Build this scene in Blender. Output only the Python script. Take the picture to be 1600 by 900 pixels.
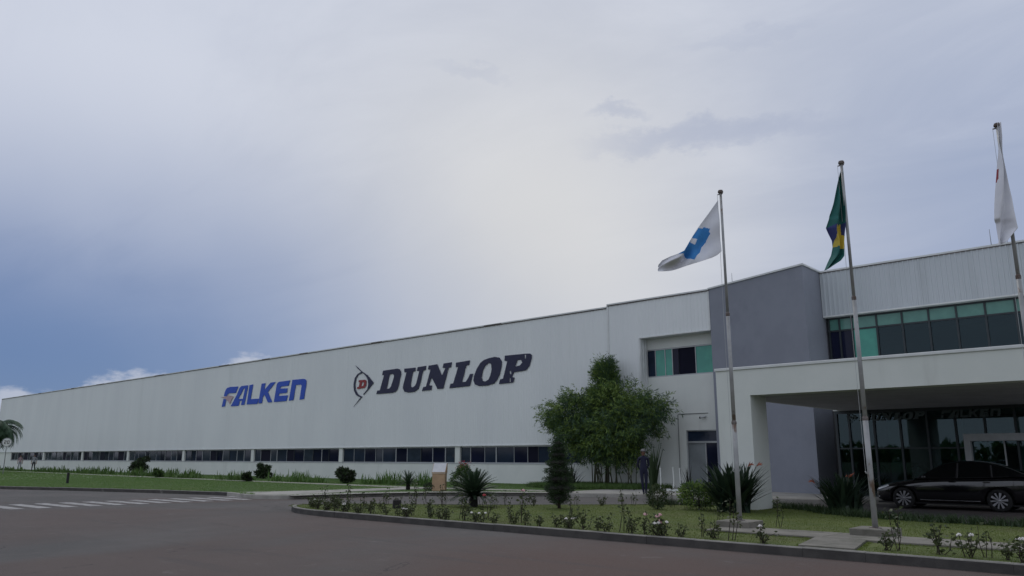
import bpy, bmesh, math, random
import numpy as np
from mathutils import Vector, Matrix
random.seed(7); rng = np.random.default_rng(7)
for o in list(bpy.data.objects): bpy.data.objects.remove(o)
sc = bpy.context.scene
COL = sc.collection
# ------------------------------------------------------------------ camera
cam_d = bpy.data.cameras.new('camera'); cam = bpy.data.objects.new('camera', cam_d); COL.objects.link(cam)
sc.camera = cam
cam.location = (0, 0, 1.6)
cam.rotation_euler = (math.radians(90 + 12.187), 0, math.radians(90 - 48.119))
cam_d.sensor_width = 36; cam_d.lens = 27.61; cam_d.clip_end = 6000; cam_d.clip_start = 0.1
sc.render.resolution_x = 1024; sc.render.resolution_y = 576
# ------------------------------------------------------------------ world / sun
SUN_AZ = math.radians(-42); SUN_EL = math.radians(55)      # azimuth from +Y towards +X
sun_dir = Vector((math.sin(SUN_AZ) * math.cos(SUN_EL), math.cos(SUN_AZ) * math.cos(SUN_EL), math.sin(SUN_EL)))
wd = bpy.data.worlds.new('World'); sc.world = wd; wd.use_nodes = True
nt = wd.node_tree; nt.nodes.clear()
class NG:
    """tiny node helper"""
    def __init__(s, nt): s.nt = nt
    def n(s, t, **k):
        nd = s.nt.nodes.new(t)
        for a, b in k.items(): setattr(nd, a, b)
        return nd
    def put(s, sock, v):
        if isinstance(v, bpy.types.NodeSocket): s.nt.links.new(v, sock)
        else: sock.default_value = v
    def m(s, op, a, b=0.0, c=0.0, clamp=False):
        nd = s.n('ShaderNodeMath', operation=op, use_clamp=clamp)
        for i, v in enumerate((a, b, c)): s.put(nd.inputs[i], v)
        return nd.outputs[0]
    def v(s, op, a, b=(0, 0, 0)):
        nd = s.n('ShaderNodeVectorMath', operation=op)
        s.put(nd.inputs[0], a)
        if op == 'SCALE': s.put(nd.inputs[3], b)
        else: s.put(nd.inputs[1], b)
        return nd.outputs['Value' if op in ('LENGTH', 'DOT_PRODUCT', 'DISTANCE') else 'Vector']
    def sm(s, x, lo, hi, a=0.0, b=1.0):
        nd = s.n('ShaderNodeMapRange', interpolation_type='SMOOTHSTEP')
        for i, v in enumerate((x, lo, hi, a, b)): s.put(nd.inputs[i], v)
        return nd.outputs[0]
    def noise(s, vec, scale, detail=4, rough=.55, dist=0.0):
        nd = s.n('ShaderNodeTexNoise'); s.put(nd.inputs['Vector'], vec)
        nd.inputs['Scale'].default_value = scale; nd.inputs['Detail'].default_value = detail
        nd.inputs['Roughness'].default_value = rough; nd.inputs['Distortion'].default_value = dist
        return nd.outputs[0]
    def mix(s, f, a, b, mode='MIX'):
        nd = s.n('ShaderNodeMix', data_type='RGBA', blend_type=mode)
        s.put(nd.inputs[0], f)
        for i, v in ((6, a), (7, b)):
            if not isinstance(v, bpy.types.NodeSocket) and len(v) == 3: v = (*v, 1)
            s.put(nd.inputs[i], v)
        return nd.outputs[2]
    def xyz(s, v):
        nd = s.n('ShaderNodeSeparateXYZ'); s.put(nd.inputs[0], v); return nd.outputs
    def comb(s, x, y, z):
        nd = s.n('ShaderNodeCombineXYZ')
        for i, v in enumerate((x, y, z)): s.put(nd.inputs[i], v)
        return nd.outputs[0]
g = NG(nt)
dirv = g.v('NORMALIZE', g.n('ShaderNodeTexCoord').outputs['Generated'])
dx, dy, dz = g.xyz(dirv)
sky = g.n('ShaderNodeTexSky', sky_type='NISHITA', sun_disc=False)
sky.sun_elevation = SUN_EL; sky.sun_rotation = SUN_AZ; sky.altitude = 900; sky.dust_density = .6; sky.ozone_density = 2.0
blue = g.mix(.72, g.v('SCALE', sky.outputs[0], 0.05), (.118, .20, .425))
dzp = g.m('ADD', g.m('MAXIMUM', dz, 0.0), .16)
pl = g.comb(g.m('DIVIDE', dx, dzp), g.m('DIVIDE', dy, dzp), 0.0)
n_big = g.noise(pl, .45, 3, .5, .3)
n_fine = g.noise(g.v('MULTIPLY', pl, (.8, 1.7, 1)), 1.1, 8, .60, .9)
deck_v = g.m('ADD', g.m('MULTIPLY', n_big, .55), g.m('MULTIPLY', n_fine, .45))
deck = g.mix(g.sm(deck_v, .39, .61), (.49, .535, .65), (.61, .65, .755))
rl = g.v('LENGTH', g.v('MULTIPLY', g.v('SUBTRACT', dirv, (-.10, .96, .25)), (1, 1, 2.1)))
rl = g.m('ADD', rl, g.m('MULTIPLY', g.m('SUBTRACT', n_fine, .5), .35))
rain = g.m('EXPONENT', g.m('MULTIPLY', g.m('MULTIPLY', rl, rl), -1 / .40 ** 2))
deck = g.mix(g.m('MULTIPLY', rain, .95, 0.0, True), deck, (.32, .385, .545))
gl_ = g.m('SUBTRACT', 1.0, g.v('DOT_PRODUCT', dirv, (-.63, .735, .25)))
glow = g.m('EXPONENT', g.m('DIVIDE', gl_, -.040))
deck = g.mix(g.m('MULTIPLY', glow, .92), deck, (.70, .70, .70))
# a darker streak of cloud
az = g.m('ARCTAN2', dx, dy); el = g.m('ARCSINE', dz)
wob = g.noise(g.v('MULTIPLY', dirv, (1, 1, 2.2)), 11.0, 7, .68)
for az0, el0, wa, we, st_ in ((-26.4, 22.5, .175, .021, .55), (-33.6, 24.6, .045, .012, .40), (-23.5, 28.5, .10, .012, .22), (-8, 21, .09, .014, .25), (-45, 27.5, .06, .010, .18), (35, 24, .2, .02, .5), (100, 30, .2, .02, .4), (-120, 26, .16, .02, .4)):
    su = g.m('DIVIDE', g.m('SUBTRACT', az, math.radians(az0)), wa)
    sv = g.m('DIVIDE', g.m('ADD', g.m('SUBTRACT', el, math.radians(el0)), g.m('MULTIPLY', g.m('SUBTRACT', wob, .5), .085)), we)
    streak = g.sm(g.m('ADD', g.m('MULTIPLY', su, su), g.m('MULTIPLY', sv, sv)), 1.35, -.25)
    deck = g.mix(g.m('MULTIPLY', streak, st_), deck, (.36, .41, .55))
# thin places in the deck: clear sky low in the west
gd = g.v('LENGTH', g.v('MULTIPLY', g.v('SUBTRACT', dirv, (-.965, .20, .06)), (1, 1, 2.3)))
gd = g.m('ADD', gd, g.m('MULTIPLY', g.m('SUBTRACT', g.noise(dirv, 2.6, 4, .5), .5), .26))
cover = g.sm(gd, .06, .92)
skycol = g.mix(cover, blue, deck)
# small cumulus heads standing over the horizon
hd = g.comb(g.m('MULTIPLY', az, 1.0), g.m('MULTIPLY', el, 2.2), .37)
h1 = g.noise(g.comb(az, 0.0, 0.0), 8.5, 2, .5)
h2 = g.noise(hd, 30.0, 5, .6)
top = g.m('ADD', .052, g.m('MULTIPLY', g.m('SUBTRACT', h1, .5), .05))
for a_, w_, k_ in ((-60.2, .062, .072), (-66.6, .040, .042), (-69.5, .030, .026), (-73.5, .05, .022), (35, .09, .05), (80, .12, .06), (140, .08, .05), (-150, .1, .06)):
    q_ = g.m('DIVIDE', g.m('SUBTRACT', az, math.radians(a_)), w_)
    top = g.m('ADD', top, g.m('MULTIPLY', g.m('EXPONENT', g.m('MULTIPLY', g.m('MULTIPLY', q_, q_), -1.0)), k_))
top = g.m('ADD', top, g.m('MULTIPLY', g.m('SUBTRACT', h2, .5), .045))
puff = g.sm(g.m('SUBTRACT', top, el), -.004, .010)
skycol = g.mix(g.m('MULTIPLY', puff, .62), skycol, (.60, .625, .70))
bg = g.n('ShaderNodeBackground'); g.put(bg.inputs[0], skycol); bg.inputs[1].default_value = 1.0
nt.links.new(bg.outputs[0], g.n('ShaderNodeOutputWorld').inputs[0])
sd = bpy.data.lights.new('sun', 'SUN'); sd.energy = .7; sd.angle = math.radians(20); sd.color = (1, .96, .9)
so = bpy.data.objects.new('sun', sd); COL.objects.link(so); so.location = (0, 0, 60)
so.rotation_euler = sun_dir.to_track_quat('Z', 'Y').to_euler()
sc.view_settings.view_transform = 'Standard'; sc.view_settings.look = 'None'
sc.view_settings.exposure = 0; sc.view_settings.gamma = 1; sc.view_settings.use_curve_mapping = False
sc.render.engine = 'CYCLES'
sc.cycles.max_bounces = 6; sc.cycles.diffuse_bounces = 3; sc.cycles.glossy_bounces = 3; sc.cycles.transmission_bounces = 3; sc.cycles.transparent_max_bounces = 8
# ------------------------------------------------------------------ materials
M = {}
def mat(name, c1, c2=None, scale=3.0, rough=.7, bump=0.0, bscale=40.0, metal=0.0, stretch=(1, 1, 1), spec=.5, detail=5, coat=0.0,
        dirt=None, dscale=.5, lo=.35, hi=.65, dstretch=(1, 1, 1), dlo=.5, dhi=.75):
    m = bpy.data.materials.new(name); m.use_nodes = True; M[name] = m
    t = m.node_tree; h = NG(t); b = t.nodes['Principled BSDF']
    pos = h.n('ShaderNodeNewGeometry').outputs['Position']
    if c2 is None: c2 = tuple(x * .88 for x in c1)
    v = h.v('MULTIPLY', pos, stretch)
    f = h.sm(h.noise(v, scale, detail, .6), lo, hi)
    c = h.mix(f, c1, c2)
    if dirt:
        c = h.mix(h.sm(h.noise(h.v('MULTIPLY', pos, dstretch), dscale, 5, .6), dlo, dhi), c, dirt)
    h.put(b.inputs['Base Color'], c)
    b.inputs['Roughness'].default_value = rough; b.inputs['Metallic'].default_value = metal
    b.inputs['Specular IOR Level'].default_value = spec; b.inputs['Coat Weight'].default_value = coat
    if bump:
        bp = h.n('ShaderNodeBump'); bp.inputs['Strength'].default_value = bump; bp.inputs['Distance'].default_value = .02
        h.put(bp.inputs['Height'], h.noise(v, bscale, 4, .6)); h.put(b.inputs['Normal'], bp.outputs[0])
    return m
def glass(name, tint, refl=1.0, rough=.015, rc=(1, 1, 1)):
    m = bpy.data.materials.new(name); m.use_nodes = True; M[name] = m
    t = m.node_tree; t.nodes.clear(); h = NG(t)
    fr = h.n('ShaderNodeFresnel'); fr.inputs[0].default_value = 1.5
    tr = h.n('ShaderNodeBsdfTransparent'); tr.inputs[0].default_value = (*tint, 1)
    gl = h.n('ShaderNodeBsdfGlossy'); gl.inputs['Roughness'].default_value = rough; gl.inputs[0].default_value = (refl * rc[0], refl * rc[1], refl * rc[2], 1)
    mx = h.n('ShaderNodeMixShader')
    h.put(mx.inputs[0], h.m('ADD', h.m('MULTIPLY', fr.outputs[0], 1.1), .015, clamp=True)); h.put(mx.inputs[1], tr.outputs[0]); h.put(mx.inputs[2], gl.outputs[0])
    h.put(h.n('ShaderNodeOutputMaterial').inputs[0], mx.outputs[0])
    return m
def leafmat(name, c1, c2, rough=.55, scale=1.6):
    """leaf material: colour differs from leaf to leaf (random per island) and a little light passes through"""
    m = bpy.data.materials.new(name); m.use_nodes = True; M[name] = m
    t = m.node_tree; h = NG(t); b = t.nodes['Principled BSDF']
    ge = h.n('ShaderNodeNewGeometry')
    f = h.m('ADD', h.m('MULTIPLY', ge.outputs['Random Per Island'], .6), h.m('MULTIPLY', h.sm(h.noise(ge.outputs['Position'], scale, 3), .35, .65), .4))
    c = h.mix(f, c1, c2); h.put(b.inputs['Base Color'], c)
    b.inputs['Roughness'].default_value = rough; b.inputs['Specular IOR Level'].default_value = .3
    tl = h.n('ShaderNodeBsdfTranslucent'); h.put(tl.inputs[0], c)
    mx = h.n('ShaderNodeMixShader'); mx.inputs[0].default_value = .22
    out = [n for n in t.nodes if n.type == 'OUTPUT_MATERIAL'][0]
    h.put(mx.inputs[1], b.outputs[0]); h.put(mx.inputs[2], tl.outputs[0]); h.put(out.inputs[0], mx.outputs[0])
    return m
def emit(name, c, s):
    m = bpy.data.materials.new(name); m.use_nodes = True; M[name] = m
    b = m.node_tree.nodes['Principled BSDF']; b.inputs['Base Color'].default_value = (*c, 1)
    b.inputs['Emission Color'].default_value = (*c, 1); b.inputs['Emission Strength'].default_value = s
    return m
mat('cladding', (.755, .785, .78), (.715, .745, .745), .35, .5, stretch=(1, 1, .25), dirt=(.66, .69, .68), dscale=.9, dstretch=(1, 1, .06), dlo=.55, dhi=.9)
mat('cladding_grey', (.54, .575, .60), (.50, .54, .56), .35, .5, stretch=(1, 1, .25), dirt=(.42, .45, .46), dscale=1.2, dstretch=(1, 1, .08), dlo=.52, dhi=.85)
mat('trim_white', (.70, .72, .71), (.62, .64, .63), 1.5, .55)
mat('flashing_dark', (.20, .17, .16), (.10, .09, .09), 1.2, .7)
mat('plaster_white', (.70, .725, .685), (.66, .69, .65), .8, .85, .25, 60, dirt=(.54, .555, .52), dscale=1.1, dstretch=(1, 1, .15), dlo=.55, dhi=.85)
mat('plaster_grey', (.245, .262, .305), (.225, .24, .28), .7, .85, .3, 50, dirt=(.205, .218, .258), dscale=.6, dlo=.5, dhi=.8)
mat('core', (.3, .3, .3)); mat('roofing', (.35, .36, .37))
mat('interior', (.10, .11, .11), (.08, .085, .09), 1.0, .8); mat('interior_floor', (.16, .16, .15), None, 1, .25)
mat('alu_dark', (.035, .045, .05), None, 4, .4, metal=.3); mat('alu', (.42, .44, .45), None, 4, .4, metal=.5)
mat('alu_white', (.46, .48, .48), None, 3, .45)
mat('pane_dark', (.010, .013, .036), (.008, .010, .026), .4, .05, spec=.22); mat('pane_grey', (.028, .042, .062), (.018, .028, .045), 1.2, .08, spec=.30, stretch=(1, 1, 2), dirt=(.045, .05, .06), dscale=2.5, dlo=.58, dhi=.68)
mat('pane_blue', (.020, .032, .058), (.014, .022, .040), .9, .06, spec=.28); mat('pane_open', (.008, .009, .022), None, .5, .6, spec=.1)
mat('pane_teal', (.07, .36, .27), (.055, .29, .23), 1.0, .06, spec=.5); mat('pane_teal_pale', (.12, .29, .24), (.10, .25, .21), 2.0, .1, spec=.5)
glass('glass_teal', (.46, .62, .60), .60, .015, (.80, .98, 1.08)); glass('glass_clear', (.75, .8, .8))
mat('blue_paint', (.012, .070, .46), (.014, .08, .50), 2, .55); mat('navy_paint', (.013, .015, .05), (.018, .020, .058), 3, .6, dirt=(.06, .065, .12), dscale=5, dlo=.66, dhi=.8)
mat('red_paint', (.30, .03, .03), (.24, .03, .035), 3, .6); mat('pink_paint', (.50, .36, .40), None, 3, .6); mat('pale_paint', (.085, .115, .115), (.065, .09, .09), 3, .6)
def asphalt():
    m = bpy.data.materials.new('asphalt'); m.use_nodes = True; M['asphalt'] = m
    t = m.node_tree; h = NG(t); b = t.nodes['Principled BSDF']; pos = h.n('ShaderNodeNewGeometry').outputs['Position']
    c = h.mix(h.sm(h.noise(pos, .3, 8, .65), .35, .65), (.097, .089, .084), (.070, .067, .064))
    rd = h.v('LENGTH', h.v('MULTIPLY', h.v('SUBTRACT', pos, (-3.0, 9.0, 0)), (.075, .13, 1)))
    red = h.sm(h.m('ADD', rd, h.m('MULTIPLY', h.m('SUBTRACT', h.noise(pos, .22, 6, .65), .5), 1.1)), 1.0, .35)           # reddish patch of laid-over road by the kerb
    red = h.m('MAXIMUM', red, h.m('MULTIPLY', h.sm(h.noise(pos, .07, 4, .6, .4), .50, .62), .6))
    c = h.mix(red, c, (.088, .056, .046))
    c = h.mix(h.m('MULTIPLY', h.sm(h.noise(h.v('MULTIPLY', pos, (.22, 2.4, 1)), .55, 5, .6), .56, .70), .45), c, (.050, .047, .047))   # wheel tracks along the road
    c = h.mix(h.m('MULTIPLY', h.sm(h.noise(pos, 1.7, 7, .72), .57, .72), .65), c, (.140, .128, .118))     # pale scuffs and dust
    c = h.mix(h.m('MULTIPLY', h.sm(h.noise(pos, 60, 3, .7), .50, .68), .55), c, (.17, .16, .15))         # aggregate
    vo = h.n('ShaderNodeTexVoronoi', feature='DISTANCE_TO_EDGE'); vo.inputs['Scale'].default_value = .23
    h.put(vo.inputs['Vector'], pos)
    wv = h.noise(pos, 1.3, 5, .65)
    crack = h.sm(h.m('ADD', vo.outputs[0], h.m('MULTIPLY', h.m('SUBTRACT', wv, .5), .16)), .0045, .0)
    crack = h.m('MULTIPLY', crack, h.sm(h.noise(pos, .11, 2), .50, .58))
    crack = h.m('MULTIPLY', crack, h.sm(h.m('ADD', vo.outputs[0], h.m('MULTIPLY', h.m('SUBTRACT', wv, .5), .16)), -.006, -.001))
    c = h.mix(h.m('MULTIPLY', crack, .75), c, (.028, .026, .026))
    h.put(b.inputs['Base Color'], c); b.inputs['Roughness'].default_value = .88; b.inputs['Specular IOR Level'].default_value = .35
    bp = h.n('ShaderNodeBump'); bp.inputs['Strength'].default_value = .7; bp.inputs['Distance'].default_value = .012
    h.put(bp.inputs['Height'], h.noise(pos, 70, 4, .7)); h.put(b.inputs['Normal'], bp.outputs[0])
asphalt()
mat('line_paint', (.36, .355, .345), (.17, .16, .155), 5, .85, detail=9, lo=.40, hi=.66, dirt=(.15, .14, .135), dscale=.55, dlo=.56, dhi=.74)
mat('concrete', (.36, .345, .31), (.29, .28, .25), 1.5, .9, .4, 90, dirt=(.17, .16, .14), dscale=.9, dlo=.5, dhi=.75)
mat('concrete_old', (.215, .20, .17), (.165, .155, .13), 1.5, .9, .4, 90, dirt=(.10, .10, .075), dscale=1.6, dlo=.50, dhi=.72)
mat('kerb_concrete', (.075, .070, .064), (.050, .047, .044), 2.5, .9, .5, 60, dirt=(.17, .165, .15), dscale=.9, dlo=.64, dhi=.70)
mat('kerb_top', (.24, .23, .205), (.17, .165, .15), 4, .9, .4, 60)  # same kerb stone, lit top edge put into a lighter colour
mat('lawn', (.115, .140, .034), (.085, .115, .026), 1.4, .95, .8, 120, dirt=(.10, .105, .035), dscale=.5, dlo=.48, dhi=.72)
mat('lawn_far', (.11, .16, .065), (.085, .13, .05), .9, .95, .8, 80, dirt=(.14, .145, .06), dscale=.35, dlo=.5, dhi=.7)
mat('soil', (.05, .038, .028), (.03, .025, .02), 3, .95, .5, 60)
mat('earth', (.055, .085, .03), (.045, .07, .025), .05, .95)
mat('pole_paint', (.36, .365, .36), (.28, .285, .28), 3, .45, metal=.2, dirt=(.16, .11, .08), dscale=4, dstretch=(1, 1, .5), dlo=.60, dhi=.70)
mat('rust', (.10, .07, .055), (.17, .15, .14), 9, .7)
leafmat('leaf_dark', (.030, .052, .022), (.055, .090, .034)); leafmat('leaf_mid', (.065, .125, .034), (.115, .19, .05)); leafmat('leaf_light', (.135, .21, .045), (.20, .28, .065))
leafmat('leaf_blue', (.042, .086, .050), (.072, .125, .070)); leafmat('leaf_cycad', (.026, .048, .028), (.048, .080, .040), .4); leafmat('leaf_topiary', (.024, .052, .022), (.05, .085, .032))
leafmat('blade', (.095, .140, .020), (.155, .20, .036), .7); leafmat('blade_far', (.115, .205, .058), (.17, .265, .08), .7); leafmat('blade_lily', (.07, .15, .04), (.13, .21, .055), .5)
leafmat('leaf_rose', (.040, .056, .024), (.085, .105, .038)); leafmat('leaf_purple', (.022, .024, .020), (.035, .042, .026)); leafmat('leaf_strel', (.018, .034, .022), (.034, .056, .032), .35)
mat('bark', (.045, .035, .026), (.03, .024, .018), 8, .9, .5, 40); mat('cane', (.075, .085, .035), (.05, .05, .03), 4, .5)
mat('trunk_dark', (.028, .024, .024), (.018, .016, .016), 12, .95, .8, 30)
mat('petal_white', (.75, .72, .68), None, 8, .6); mat('petal_pink', (.55, .28, .30), (.65, .42, .42), 12, .6); mat('petal_red', (.38, .03, .04), None, 8, .6); mat('petal_orange', (.34, .095, .045), (.26, .06, .03), 9, .5)
mat('beige_stone', (.42, .29, .17), (.36, .245, .145), 6, .7, .3, 80); mat('beige_light', (.52, .42, .30), None, 6, .7)
mat('white_board', (.56, .57, .57), (.50, .51, .52), 5, .35)
mat('car_paint', (.004, .004, .006), None, 2, .12, spec=.6, coat=1.0); mat('car_glass', (.004, .005, .006), None, 2, .03, spec=.6); mat('tyre', (.012, .012, .012), None, 20, .85)
mat('chrome', (.55, .56, .58), None, 5, .18, metal=1); mat('rim_alloy', (.40, .40, .42), None, 5, .3, metal=.9); mat('black_plastic', (.012, .012, .013), None, 9, .6)
mat('lamp_lens', (.75, .78, .8), None, 5, .12); mat('tail_lens', (.40, .015, .01), None, 5, .2)
mat('navy_cloth', (.012, .014, .035), (.017, .019, .045), 30, .9); mat('skin', (.22, .11, .07), None, 8, .6); mat('black_shoe', (.01, .01, .01), None, 8, .4); mat('hair', (.012, .010, .009), None, 30, .8)
mat('cap_cloth', (.20, .19, .18), (.10, .10, .11), 30, .9); mat('pink_cloth', (.34, .25, .26), None, 20, .9); mat('grey_cloth', (.26, .27, .29), None, 20, .9); mat('dark_cloth', (.03, .03, .035), None, 20, .9)
mat('flag_white', (.74, .75, .78), (.70, .71, .75), 6, .8); mat('flag_blue', (.035, .21, .52), (.04, .235, .56), 6, .8); mat('flag_green', (.012, .115, .10), (.010, .10, .085), 6, .8)
mat('flag_yellow', (.55, .42, .05), None, 6, .8); mat('flag_navy', (.03, .04, .16), None, 6, .8); mat('flag_red', (.30, .05, .06), None, 6, .8)
mat('sign_white', (.72, .72, .70), None, 5, .5); mat('sign_red', (.45, .03, .03), None, 5, .5); mat('sign_black', (.02, .02, .02), None, 5, .5); mat('steel_grey', (.22, .23, .23), None, 5, .5, metal=.4)
mat('tile_dark', (.09, .095, .10), None, 3, .4)
# ------------------------------------------------------------------ mesh helpers
ORG = {}
def worg(o): return ORG.get(o, Vector((0, 0, 0))) if o is not None else Vector((0, 0, 0))
def tag(o, label=None, cat=None, group=None, kind=None):
    if label: o['label'] = label
    if cat: o['category'] = cat
    if group: o['group'] = group
    if kind: o['kind'] = kind
    return o
def empty(name, loc, label=None, cat=None, group=None, kind=None, rz=0):
    o = bpy.data.objects.new(name, None); COL.objects.link(o); o.location = loc; o.rotation_euler.z = rz
    o.empty_display_size = .3; ORG[o] = Vector(loc)
    return tag(o, label, cat, group, kind)
class MB:
    def __init__(s): s.v = []; s.f = []; s.mi = []
    def add(s, vs, fs, mi=0):
        b = len(s.v); s.v += [tuple(p) for p in vs]; s.f += [tuple(b + i for i in f) for f in fs]; s.mi += [mi] * len(fs); return s
    def box(s, x0, x1, y0, y1, z0, z1, mi=0):
        return s.add([(x0, y0, z0), (x1, y0, z0), (x1, y1, z0), (x0, y1, z0), (x0, y0, z1), (x1, y0, z1), (x1, y1, z1), (x0, y1, z1)],
                     [(3, 2, 1, 0), (4, 5, 6, 7), (0, 1, 5, 4), (1, 2, 6, 5), (2, 3, 7, 6), (3, 0, 4, 7)], mi)
    def bbox(s, x0, x1, y0, y1, z0, z1, b=.01, mi=0):
        """box with bevelled edges"""
        bm = bmesh.new(); bmesh.ops.create_cube(bm, size=1)
        for v in bm.verts: v.co = Vector(((x0 + x1) / 2 + v.co.x * (x1 - x0), (y0 + y1) / 2 + v.co.y * (y1 - y0), (z0 + z1) / 2 + v.co.z * (z1 - z0)))
        bmesh.ops.bevel(bm, geom=bm.edges[:], offset=b, segments=1, affect='EDGES')
        bm.verts.index_update(); s.add([v.co[:] for v in bm.verts], [[v.index for v in f.verts] for f in bm.faces], mi); bm.free(); return s
    def prism(s, pts, z0, z1, mi=0):
        """pts counter-clockwise in xy"""
        n = len(pts)
        return s.add([(x, y, z0) for x, y in pts] + [(x, y, z1) for x, y in pts],
                     [tuple(range(n))[::-1], tuple(range(n, 2 * n))] + [(i, (i + 1) % n, n + (i + 1) % n, n + i) for i in range(n)], mi)
    def tube(s, path, rad, n=8, cap=True, mi=0):
        path = [Vector(p) for p in path]
        if not hasattr(rad, '__len__'): rad = [rad] * len(path)
        rings = []; ref = None
        for i, p in enumerate(path):
            d = (path[min(i + 1, len(path) - 1)] - path[max(i - 1, 0)]).normalized()
            if ref is None: ref = d.orthogonal().normalized()
            ref = (ref - d * ref.dot(d)).normalized(); b = d.cross(ref)
            rings.append([p + (ref * math.cos(2 * math.pi * k / n) + b * math.sin(2 * math.pi * k / n)) * rad[i] for k in range(n)])
        vs = [q for r in rings for q in r]; fs = []
        for i in range(len(path) - 1):
            for k in range(n): fs.append((i * n + k, i * n + (k + 1) % n, (i + 1) * n + (k + 1) % n, (i + 1) * n + k))
        if cap: fs += [tuple(range(n))[::-1], tuple((len(path) - 1) * n + k for k in range(n))]
        return s.add(vs, fs, mi)
    def lathe(s, prof, c=(0, 0, 0), n=20, axis='z', mi=0):
        vs = []; fs = []
        for r, h in prof:
            for k in range(n):
                a = 2 * math.pi * k / n; p = (r * math.cos(a), r * math.sin(a), h)
                if axis == 'y': p = (p[0], p[2], p[1])
                vs.append((c[0] + p[0], c[1] + p[1], c[2] + p[2]))
        for i in range(len(prof) - 1):
            for k in range(n): fs.append((i * n + k, i * n + (k + 1) % n, (i + 1) * n + (k + 1) % n, (i + 1) * n + k))
        return s.add(vs, fs, mi)
    def sphere(s, c, r, nu=10, nv=7, sc_=(1, 1, 1), mi=0):
        vs = []; fs = []
        for j in range(nv + 1):
            t = math.pi * j / nv
            for i in range(nu):
                a = 2 * math.pi * i / nu
                vs.append((c[0] + r * sc_[0] * math.sin(t) * math.cos(a), c[1] + r * sc_[1] * math.sin(t) * math.sin(a), c[2] + r * sc_[2] * math.cos(t)))
        for j in range(nv):
            for i in range(nu): fs.append((j * nu + i, (j + 1) * nu + i, (j + 1) * nu + (i + 1) % nu, j * nu + (i + 1) % nu))
        return s.add(vs, fs, mi)
    def mesh(s, name, mats, off=(0, 0, 0), smooth=False):
        me = bpy.data.meshes.new(name); o = Vector(off)
        me.from_pydata([tuple(Vector(p) - o) for p in s.v], [], s.f)
        if not isinstance(mats, (list, tuple)): mats = [mats]
        for m in mats: me.materials.append(M[m])
        if len(mats) > 1: me.polygons.foreach_set('material_index', s.mi)
        if smooth: me.polygons.foreach_set('use_smooth', [True] * len(me.polygons))
        bm = bmesh.new(); bm.from_mesh(me); bmesh.ops.recalc_face_normals(bm, faces=bm.faces[:]); bm.to_mesh(me); bm.free()
        me.update(); return me
    def build(s, name, mats, parent=None, smooth=False, origin=None):
        """vertices are in world coordinates unless the parent is an unrotated thing (then its base is subtracted)"""
        off = worg(parent) if origin is None else Vector(origin)
        o = bpy.data.objects.new(name, s.mesh(name, mats, off, smooth)); COL.objects.link(o)
        if parent is not None: o.parent = parent; ORG[o] = off
        elif origin is not None: o.location = origin; ORG[o] = off
        else: ORG[o] = Vector((0, 0, 0))
        return o
def obj(name, me, parent=None, loc=(0, 0, 0), rz=0, scale=1.0):
    o = bpy.data.objects.new(name, me); COL.objects.link(o); o.location = loc; o.rotation_euler.z = rz
    o.scale = (scale,) * 3 if not hasattr(scale, '__len__') else scale
    if parent is not None: o.parent = parent; ORG[o] = worg(parent)
    return o
def np_mesh(name, V, F, mats, mi=None, smooth=False):
    """V (n,3), F (m,k) all faces with k corners"""
    me = bpy.data.meshes.new(name); V = np.asarray(V, np.float32); F = np.asarray(F, np.int32); k = F.shape[1]
    me.vertices.add(len(V)); me.vertices.foreach_set('co', V.ravel())
    me.loops.add(F.size); me.loops.foreach_set('vertex_index', F.ravel())
    me.polygons.add(len(F)); me.polygons.foreach_set('loop_start', np.arange(0, F.size, k, dtype=np.int32))
    for m in (mats if isinstance(mats, (list, tuple)) else [mats]): me.materials.append(M[m])
    if mi is not None: me.polygons.foreach_set('material_index', np.asarray(mi, np.int32))
    if smooth: me.polygons.foreach_set('use_smooth', np.ones(len(F), bool))
    me.update(calc_edges=True); me.validate(); return me
def copy_tree(o, loc, rz=0.0, scale=1.0, label=None, group=None):
    c = o.copy(); COL.objects.link(c); c.location = loc; c.rotation_euler.z = rz; c.scale = (scale,) * 3
    if label: c['label'] = label
    if group: c['group'] = group
    ORG[c] = Vector(loc)
    def rec(a, b):
        for ch in a.children:
            k = ch.copy(); COL.objects.link(k); k.parent = b; rec(ch, k)
    rec(o, c); return c
def unit(v): return v / np.maximum(np.linalg.norm(v, axis=-1, keepdims=True), 1e-9)
def leaves(P, D, L, Wd, N=None):
    """diamond leaves: base points P, directions D, lengths L, widths Wd -> V, F (quads)"""
    n = len(P); D = unit(D); 
    if N is None: N = rng.normal(size=(n, 3))
    S = unit(np.cross(D, N)); L = np.asarray(L).reshape(-1, 1); Wd = np.asarray(Wd).reshape(-1, 1)
    up = unit(np.cross(S, D))
    V = np.stack([P, P + D * L * .45 + S * Wd * .5, P + D * L - up * L * .06, P + D * L * .45 - S * Wd * .5], 1).reshape(-1, 3)
    return V, np.arange(n * 4).reshape(n, 4)
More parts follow.
